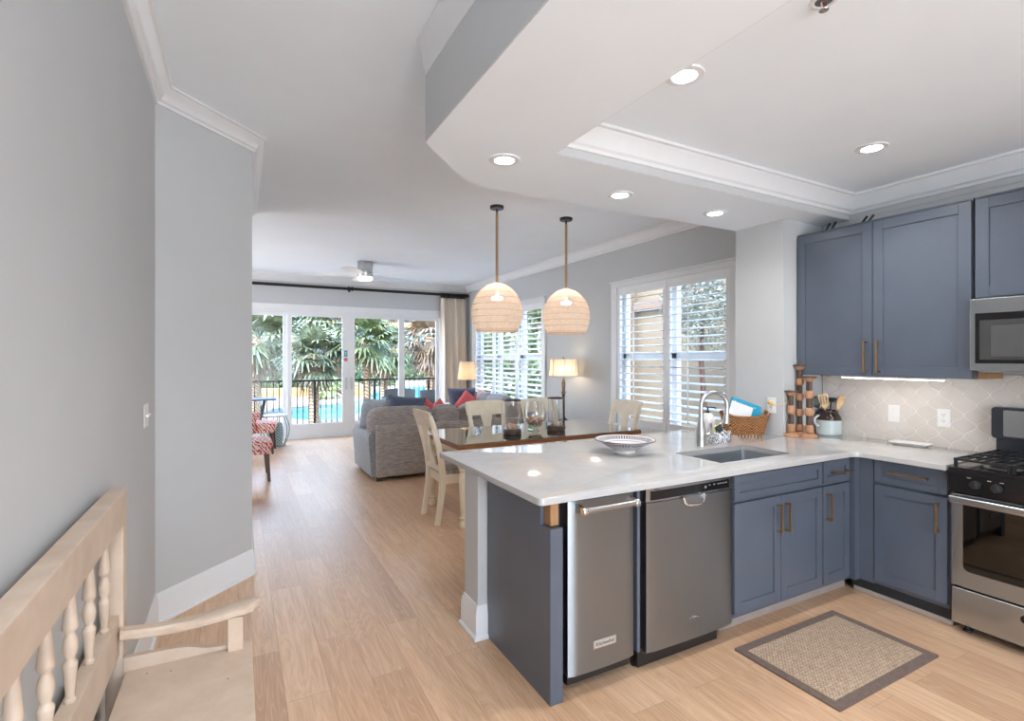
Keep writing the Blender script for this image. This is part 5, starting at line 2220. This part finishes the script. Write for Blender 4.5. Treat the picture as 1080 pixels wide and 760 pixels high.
def lattice():
    a = NT('teal_lattice_ceramic')
    a.co = a.n('TexCoord')
    s = a.n('SeparateXYZ')
    a.l(a.co.outputs['Object'], s.inputs[0])
    ang = a.math('ARCTAN2', s.outputs['Y'], s.outputs['X'])
    u = a.math('MULTIPLY', ang, 7)
    v = a.math('MULTIPLY', s.outputs['Z'], 62)
    k = a.math('MULTIPLY', a.math('SINE', a.math('ADD', u, v)), a.math('SINE', a.math('SUBTRACT', u, v)))
    return a.set(a.ramp(a.math('ABSOLUTE', k), [(.10, lin(224, 230, 230)), (.22, lin(70, 128, 140))]), .2)


gs = G().lathe([(0, 0), (.105, 0), (.112, .01), (.112, .03), (.125, .12), (.130, .20), (.125, .29), (.112, .37), (.112, .39), (.10, .40), (0, .405)], (dx, dy, 0), 36).build('garden_stool', lattice(), loc=(dx, dy, 0), smooth=50)
tag(gs, 'teal and white lattice ceramic jar under the round wire side table', 'ceramic stool')

# ================================================================== OUTSIDE
M['conc'] = flat('balcony_concrete', lin(196, 194, 192), .8, var=.1, nscale=4)
M['deck'] = flat('pool_deck_stone', lin(154, 140, 128), .85, var=.08, nscale=3)
M['tanwall'] = flat('tan_stucco', lin(178, 142, 98), .85, var=.06, nscale=2)
M['tan2'] = flat('beige_stucco', lin(122, 107, 88), .85, var=.06, nscale=2)
M['greywall'] = flat('grey_facade', lin(150, 150, 146), .8, var=.1, nscale=1)


def water():
    a = NT('pool_water')
    f = a.noise(1.6, a.coord(), 4)
    a.set(a.ramp(f, [(.3, lin(78, 168, 186)), (.7, lin(108, 190, 202))]), .08)
    a.bump(a.noise(3, a.coord(), 3), .15, .05)
    return a.m


def leafy(name, c0, c1, c2):
    a = NT(name)
    f = a.noise(2.6, a.coord(), 5, .7)
    a.set(a.ramp(f, [(.28, c0), (.5, c1), (.72, c2)]), .45)
    a.p.inputs['Specular IOR Level'].default_value = .6
    return a.m


M['leaf'] = leafy('palm_leaf', lin(48, 58, 34), lin(90, 102, 60), lin(160, 166, 128))
M['leaf2'] = leafy('palm_leaf_grey', lin(52, 61, 43), lin(98, 107, 78), lin(182, 186, 160))
M['leafdry'] = leafy('dry_palm_leaf', lin(66, 52, 40), lin(110, 90, 68), lin(150, 128, 100))
M['hedge'] = leafy('hedge_leaf', lin(44, 60, 32), lin(80, 98, 52), lin(128, 144, 88))
M['agave'] = leafy('agave_leaf', lin(132, 154, 92), lin(176, 190, 134), lin(222, 226, 190))


def trunk_mat(name, c0, c1):
    a = NT(name)
    v = a.n('TexWave', wave_type='BANDS', bands_direction='DIAGONAL')
    v.inputs['Scale'].default_value = 4
    v.inputs['Distortion'].default_value = 3
    a.l(a.coord((1, 1, 1.6)), v.inputs['Vector'])
    a.set(a.ramp(v.outputs['Fac'], [(.3, c0), (.6, c1)]), .9)
    a.bump(v.outputs['Fac'], .8, .04)
    return a.m


M['trunk'] = trunk_mat('palm_trunk_tan', lin(146, 120, 96), lin(188, 162, 134))
M['trunkdk'] = trunk_mat('palm_trunk_brown', lin(84, 64, 50), lin(122, 94, 72))
GZ = -.40
pool = [(0.9, 20.2), (1.3, 17.8), (2.0, 16.8), (2.9, 16.9), (3.5, 17.8), (4.5, 19.5), (5.6, 20.2), (9.5, 20.2), (15.5, 33.0), (13.5, 35.6), (10.1, 34.4), (7.8, 30.9), (6.8, 30.0), (4.9, 24.0), (3.4, 22.3), (1.9, 21.7), (1.1, 21.3)]
pool = fillet(pool, .35, 3)
g = G()
g.plate([(-40, 11.74), (70, 11.74), (70, 90), (-40, 90)], [pool], GZ - .3, GZ)
struct('ground', g, M['deck'])
struct('water', G().prism(pool, GZ - .28, GZ - .06), water())
struct('balcony_floor', G().box(-3.5, 6.5, FY + .18, 11.74, -.45, -.03), M['conc'])
struct('lawn', G().box(-40, 6.0, 28.35, 56, GZ, GZ + .05), flat('lawn_green', lin(104, 116, 74), .9, var=.25, nscale=2))
struct('retaining_wall', G().prism([(-12, 28.6), (.4, 27.9), (5.4, 26.6), (6.2, 27.2), (6.4, 33), (6.0, 33), (5.7, 27.6), (.5, 28.35), (-12, 29.1)][::-1], GZ, GZ + .42), M['tanwall'])

# balcony railing
rl = thing('balcony_railing', 'black metal balcony railing outside the sliding door', 'railing', (1.5, 11.6, 0))
RY_ = 11.60
for z0, z1, nm in ((1.01, 1.05, 'top_rail'), (.10, .13, 'bottom_rail')):
    G().box(-3.4, 6.4, RY_ - .022, RY_ + .022, z0, z1, .004).build(nm, M['rod'], rl)
posts = [-2.345, -1.085, .175, 1.435, 2.695, 3.955, 5.215]
for x in posts:
    G().box(x - .025, x + .025, RY_ - .025, RY_ + .025, -.03, 1.01, .003).build('post', M['rod'], rl)
bal = None
for a_, b_ in zip(posts, posts[1:]):
    for k in range(1, 11):
        x = a_ + (b_ - a_) * k / 11
        if bal is None:
            bal = G().box(x - .009, x + .009, RY_ - .009, RY_ + .009, .125, 1.015).build('baluster', M['rod'], rl)
            bx0_ = x
        else:
            o = bal.copy()
            COL.objects.link(o)
            o.location = (x - bx0_, 0, 0)

# patio furniture
pt = thing('patio_table', 'dark patio table with a blue top and lower shelf at the left of the balcony', 'table', (.25, 11.15, -.03))
G().prism(fillet([(-.35, 10.9), (.66, 10.9), (.66, 11.4), (-.35, 11.4)], .05, 4), .69, .72).build('table_top', M['bluecush'], pt)
G().box(-.30, .80, 10.93, 11.37, .36, .43, .02).build('lower_shelf', M['rattan'], pt)
for x0, x1 in ((.46, .30), (-.15, -.25)):
    for y in (10.95, 11.35):
        G().tube([(x0, y, .70), (x1, y, -.03)], .02, 8).build('leg', M['rod'], pt)


def patio_chair(x, y, rz, label):
    t = thing('patio_chair', label, 'chair', (x, y, -.03), 'grey woven patio chairs', world=False, rz=rz)
    R_ = M['rattan']
    G().prism(fillet([(-.29, -.28), (.29, -.28), (.29, .30), (-.29, .30)], .05, 4), .30, .40).build('seat', R_, t)
    g = G()
    rs = []
    for i in range(13):
        u_ = -1 + 2 * i / 12
        yy = -.27 - .07 * (1 - u_ * u_)
        rs.append(g.ring([(.31 * u_, yy - .02, .02), (.29 * u_, yy + .03, .02), (.33 * u_, yy - .06, .86 - .03 * u_ * u_), (.34 * u_, yy - .10, .86 - .03 * u_ * u_)]))
    g.skin(rs)
    g.build('backrest', R_, t)
    for s_ in (-1, 1):
        G().prism([(-.30, .02), (.28, .02), (.30, .60), (.22, .63), (-.33, .66)], s_ * .31 - .025, s_ * .31 + .025, 'x').build('arm', R_, t)
    return t


patio_chair(3.95, 11.02, -.4, 'tall grey woven patio chair just outside the glass, near the curtain')
patio_chair(3.06, 11.05, 2.7, 'grey woven patio chair close to the railing, left of the tall one')
p3 = thing('patio_table', 'small patio table with a pale top between the woven chairs', 'table', (3.50, 10.66, -.03))
G().prism(fillet([(3.30, 10.50), (3.56, 10.50), (3.56, 10.70), (3.30, 10.70)], .03, 4), .60, .63).build('table_top', M['white'], p3)
G().lathe([(0, 0), (.14, 0), (.14, .015), (.02, .03), (.02, .63), (0, .63)], (3.43, 10.60, -.03), 20).build('pedestal', M['rod'], p3)


def lounger(x, y, rz, label):
    t = thing('sun_lounger', label, 'sun lounger', (x, y, GZ), 'pool loungers', world=False, rz=rz)
    G().box(-.32, .32, -.6, .95, .26, .30, .01).build('frame', M['rod'], t)
    G().rbox(-.30, .30, -.05, .95, .30, .40, .03).build('seat_cushion', M['bluecush'], t)
    G().rbox(-.30, .30, -.72, -.02, .44, .54, .03, rot=RX(-.75)).build('back_cushion', M['bluecush'], t)
    for a_ in (-.27, .27):
        for b_ in (-.5, .85):
            G().box(a_ - .02, a_ + .02, b_ - .02, b_ + .02, 0, .27).build('leg', M['rod'], t)


lounger(4.55, 15.9, -.9, 'blue cushioned lounger by the pool, left of the other one')
lounger(6.2, 17.0, -.9, 'blue cushioned lounger by the pool, further right')


# palms
def fan_palm(x, y, tr, th, cr, nf, label, leaf, trunk, seed, lean=0, dry=0, up=1.0, z0=GZ):
    r_ = random.Random(seed)
    t = thing('palm_tree', label, 'palm tree', (x, y, z0), 'palm trees by the pool')
    g = G()
    n = 10
    pts = [(x + lean * (i / n) ** 1.5, y, z0 + th * i / n) for i in range(n + 1)]
    g.tube(pts, [tr * (1.18 if i == 0 else 1.0 + .06 * sin(i * 2.1)) for i in range(n + 1)], 14)
    # leaf bases around the upper trunk
    for k in range(26):
        a = k * 2.4
        zz = z0 + th * (.55 + .45 * k / 26)
        c = Vector((x + lean * ((zz - z0) / th) ** 1.5, y, zz))
        d = Vector((cos(a), sin(a), 1.1)).normalized()
        g.tube([c + Vector((cos(a), sin(a), 0)) * tr * .7, c + Vector((cos(a), sin(a), 0)) * tr * .9 + d * tr * 1.0], [tr * .32, tr * .12], 5)
    g.build('trunk', trunk, t)
    top = Vector((x + lean, y, z0 + th))

    def fronds(cnt, elo, ehi, lf, sc):
        g = G()
        b = g.b
        for k in range(cnt):
            a = k * 2.39996 + r_.uniform(-.25, .25)
            e = elo + (ehi - elo) * ((k + .5) / cnt) + r_.uniform(-.12, .12)
            d = Vector((cos(a) * cos(e), sin(a) * cos(e), sin(e)))
            L = cr * sc * r_.uniform(.82, 1.1)
            pl = L * .42
            s = d.cross(Vector((0, 0, 1)))
            s = s.normalized() if s.length > .05 else Vector((1, 0, 0))
            up_ = s.cross(d).normalized()
            p0 = top + Vector((0, 0, r_.uniform(-.12, .05) * cr))
            p1 = p0 + d * pl - Vector((0, 0, .06 * pl))
            w_ = .012 * cr
            b.faces.new([b.verts.new(v) for v in (p0 - s * w_, p0 + s * w_, p1 + s * w_ * .6, p1 - s * w_ * .6)])
            m = 15
            for j in range(m):
                f = -1 + 2 * j / (m - 1)
                ang = f * 1.75
                dd = (d * cos(ang) + s * sin(ang) + up_ * (.10 - .35 * abs(f)) * .6).normalized()
                ll = L * .62 * (1 - .32 * abs(f)) * r_.uniform(.85, 1.1)
                q1 = p1 + dd * ll * .55
                q2 = p1 + dd * ll - Vector((0, 0, ll * r_.uniform(.18, .42)))
                sd_ = dd.cross(up_)
                sd_ = sd_.normalized() if sd_.length > .01 else s
                hw = .034 * cr
                v = [b.verts.new(q) for q in (p1 - sd_ * hw * .3, p1 + sd_ * hw * .3, q1 + sd_ * hw, q1 - sd_ * hw, q2 + sd_ * hw * .15, q2 - sd_ * hw * .15)]
                b.faces.new((v[0], v[1], v[2], v[3]))
                b.faces.new((v[3], v[2], v[4], v[5]))
        return g
    fronds(nf, -.75, 1.35 * up, leaf, 1.0).build('fronds', leaf, t, smooth=0)
    if dry:
        fronds(dry, -1.45, -.7, M['leafdry'], .8).build('dry_fronds', M['leafdry'], t, smooth=0)
    return t


fan_palm(1.88, 15.3, .13, 2.05, 1.15, 40, 'palm with a cross-hatched trunk in the middle of the second door pane', M['leaf2'], M['trunk'], 1, 0, 8)
fan_palm(3.26, 14.9, .105, 2.45, 1.15, 34, 'palm just right of the door handles', M['leaf'], M['trunk'], 2, -.05, 6)
fan_palm(4.72, 18.9, .13, 2.25, 1.35, 40, 'dark green drooping palm left of the fourth door stile', M['leaf'], M['trunk'], 3, .1, 8)
fan_palm(4.50, 27.0, .26, 4.1, 2.6, 40, 'tall palm with a dark brown trunk left of the door handles', M['leaf2'], M['trunkdk'], 4, .2, 14)
fan_palm(.50, 20.2, .17, 2.6, 1.9, 40, 'palm at the far left of the glass door with a leaning trunk', M['leaf2'], M['trunk'], 5, .15, 8)
fan_palm(5.25, 15.2, .16, 2.55, 1.25, 16, 'palm with a shaggy brown skirt at the right end of the glass door', M['leafdry'], M['trunk'], 6, 0, 30)
fan_palm(4.40, 46.0, .36, 4.6, 3.6, 34, 'distant palm beside the second door stile', M['leaf2'], M['trunk'], 8)
fan_palm(1.0, 40.0, .3, 5.2, 3.4, 34, 'distant leafy palm high in the left door pane', M['leaf'], M['trunk'], 9)
fan_palm(3.65, 25.6, .14, .55, 1.0, 26, 'small pale agave-like palm on the planted bank', M['agave'], M['trunk'], 12)
fan_palm(10.8, 17.0, .16, 3.2, 1.8, 36, 'palm outside the shuttered window behind the pendants', M['leaf'], M['trunk'], 14)
fan_palm(7.6, 19.5, .16, 2.8, 1.8, 36, 'palm further out beyond the shuttered window', M['leaf2'], M['trunk'], 15)


def bush(x, y, z, rx, ry, rz_, n, label, mat, seed, ls=.12):
    r_ = random.Random(seed)
    g = G()
    b = g.b
    for i in range(n):
        u_, v_ = r_.uniform(-1, 1), r_.uniform(0, 2 * pi)
        rr_ = r_.uniform(.55, 1) ** .5
        q = sqrt(1 - u_ * u_)
        p = Vector((x + rx * rr_ * q * cos(v_), y + ry * rr_ * q * sin(v_), z + rz_ * rr_ * abs(u_)))
        d = Vector((r_.gauss(0, 1), r_.gauss(0, 1), r_.gauss(.4, 1))).normalized()
        s = d.cross(Vector((r_.gauss(0, 1), r_.gauss(0, 1), r_.gauss(0, 1)))).normalized()
        l_ = ls * r_.uniform(.6, 1.2)
        vs = [b.verts.new(p + k) for k in (Vector((0, 0, 0)), s * l_ * .3 + d * l_ * .5, d * l_, -s * l_ * .3 + d * l_ * .5)]
        b.faces.new(vs)
    o = g.build('shrub', mat, loc=(x, y, z), smooth=0)
    return tag(o, label, 'shrub', 'shrubs in the garden')


bush(-3.4, 31.0, GZ, 3.2, 1.6, 1.3, 2200, 'shrub on the planted bank beyond the pool, far left of the door', M['hedge'], 21, .32)
bush(2.6, 31.4, GZ, 2.6, 1.6, 1.15, 2200, 'shrub on the planted bank beyond the pool, left of the agave', M['hedge'], 22, .32)
bush(6.6, 36.0, GZ, 3.2, 1.6, 1.5, 2200, 'shrub beyond the pool, behind the door handles', M['hedge'], 23, .34)
bush(14.5, 45.0, GZ, 4.0, 2.0, 2.0, 2200, 'shrub in front of the apartment building, on the right', M['hedge'], 24, .4)
bush(6.5, 9.2, GZ, .9, 1.3, 2.2, 2600, 'shrub outside the window behind the pendants', M['hedge'], 25, .14)
bush(7.4, 14.6, GZ, 1.3, 2.2, 3.6, 4200, 'taller shrub outside the window behind the pendants', M['hedge'], 26, .2)
tr_ = thing('garden_tree', 'small grey green tree outside the window beside the kitchen pier', 'tree', (7.45, 6.6, GZ))
G().tube([(7.45, 6.6, GZ), (7.47, 6.58, .6), (7.42, 6.62, 1.5), (7.45, 6.6, 2.2)], [.06, .05, .045, .03], 10).build('trunk', M['darkwood'], tr_)
r_ = random.Random(31)
g = G()
for i in range(5000):
    d_ = Vector((r_.gauss(0, 1), r_.gauss(0, 1), r_.gauss(0, 1))).normalized() * (.35 + .65 * r_.random()) 
    p_ = Vector((7.45, 6.6, 2.5)) + Vector((d_.x * .62, d_.y * .95, d_.z * .95))
    a_ = Vector((r_.gauss(0, 1), r_.gauss(0, 1), r_.gauss(0, .6))).normalized()
    b_ = a_.cross(Vector((r_.gauss(0, 1), r_.gauss(0, 1), r_.gauss(0, 1)))).normalized()
    g.b.faces.new([g.b.verts.new(p_ + k) for k in (a_ * 0, b_ * .016 + a_ * .03, a_ * .065, b_ * -.016 + a_ * .03)])
g.build('foliage', leafy('grey_green_leaf', lin(78, 84, 74), lin(108, 114, 102), lin(134, 138, 126)), tr_, smooth=0)

# apartment building across the pool
ab = thing('apartment_building', 'grey and tan apartment building with balconies across the pool', 'building', (16, 62, GZ))
BX0, BX1, BYF = -14, 48, 58.5
G().box(BX0, BX1, BYF + 1.6, BYF + 9, GZ, 12.6).build('facade', M['greywall'], ab)
win_m = flat('window_dark', (.05, .06, .07), .1)
for fl_ in range(1, 5):
    zz = GZ + 2.95 * fl_
    G().box(BX0, BX1, BYF, BYF + 1.7, zz - .42, zz + .12).build('balcony_slab', M['tanwall'], ab)
    if fl_ < 4:
        g = G()
        g.box(BX0, BX1, BYF + .1, BYF + .16, zz + 1.0, zz + 1.08)
        xx = BX0
        while xx < BX1:
            g.box(xx, xx + .05, BYF + .11, BYF + .15, zz + .1, zz + 1.05)
            xx += .22
        g.build('balcony_rail', M['rod'], ab)
xx = BX0 + 1.5
wmesh = None
while xx < BX1 - 3:
    G().box(xx - .35, xx + .35, BYF + .2, BYF + 1.7, GZ, 12.3).build('column', M['tan2'], ab)
    for fl_ in range(4):
        zz = GZ + 2.95 * fl_ + .15
        w_ = G().box(xx + 1.0, xx + 3.4, BYF + 1.50, BYF + 1.62, zz, zz + 2.15).build('window', win_m, ab)
        g = G()
        for k in range(3):
            g.box(xx + 1.0 + 1.17 * k, xx + 1.06 + 1.17 * k, BYF + 1.46, BYF + 1.52, zz, zz + 2.15)
        g.box(xx + 1.0, xx + 3.4, BYF + 1.46, BYF + 1.52, zz + 2.09, zz + 2.15)
        g.build('window_frame', M['trim'], w_)
    xx += 4.8
# outside stair seen at the right of the door
es_ = thing('exterior_stair', 'outside stair with open treads in front of the apartment building', 'stair', (18.5, 55.5, GZ))
for k in range(14):
    G().box(16.9, 19.3, 53.6 + .26 * k, 53.95 + .26 * k, GZ + .30 * k + .2, GZ + .30 * k + .28).build('tread', M['conc'], es_)
for x in (16.85, 19.3):
    G().prism([(53.5, GZ), (53.9, GZ), (57.6, GZ + 4.3), (57.2, GZ + 4.5)], x, x + .06, 'x').build('stringer', M['greywall'], es_)

# neighbouring wing beyond the side windows
nbw = thing('neighbouring_wing', 'beige wing of the building beyond the shuttered side windows', 'building', (9.0, 6.0, GZ))
g = G()
g.box(8.6, 9.4, -2, 13.0, GZ, 4.6)
g.build('wall', M['tan2'], nbw)
G().box(8.45, 8.6, 7.6, 13.0, 2.66, 2.86).build('beam', flat('brown_beam', lin(116, 96, 80), .7), nbw)
for y in (3.0, 6.4, 9.8):
    G().box(8.38, 8.6, y - .18, y + .18, GZ, 4.6).build('post', M['tan2'], nbw)
struct('side_path', G().box(4.8, 8.6, -3, 13, GZ - .02, GZ + .015), M['conc'])
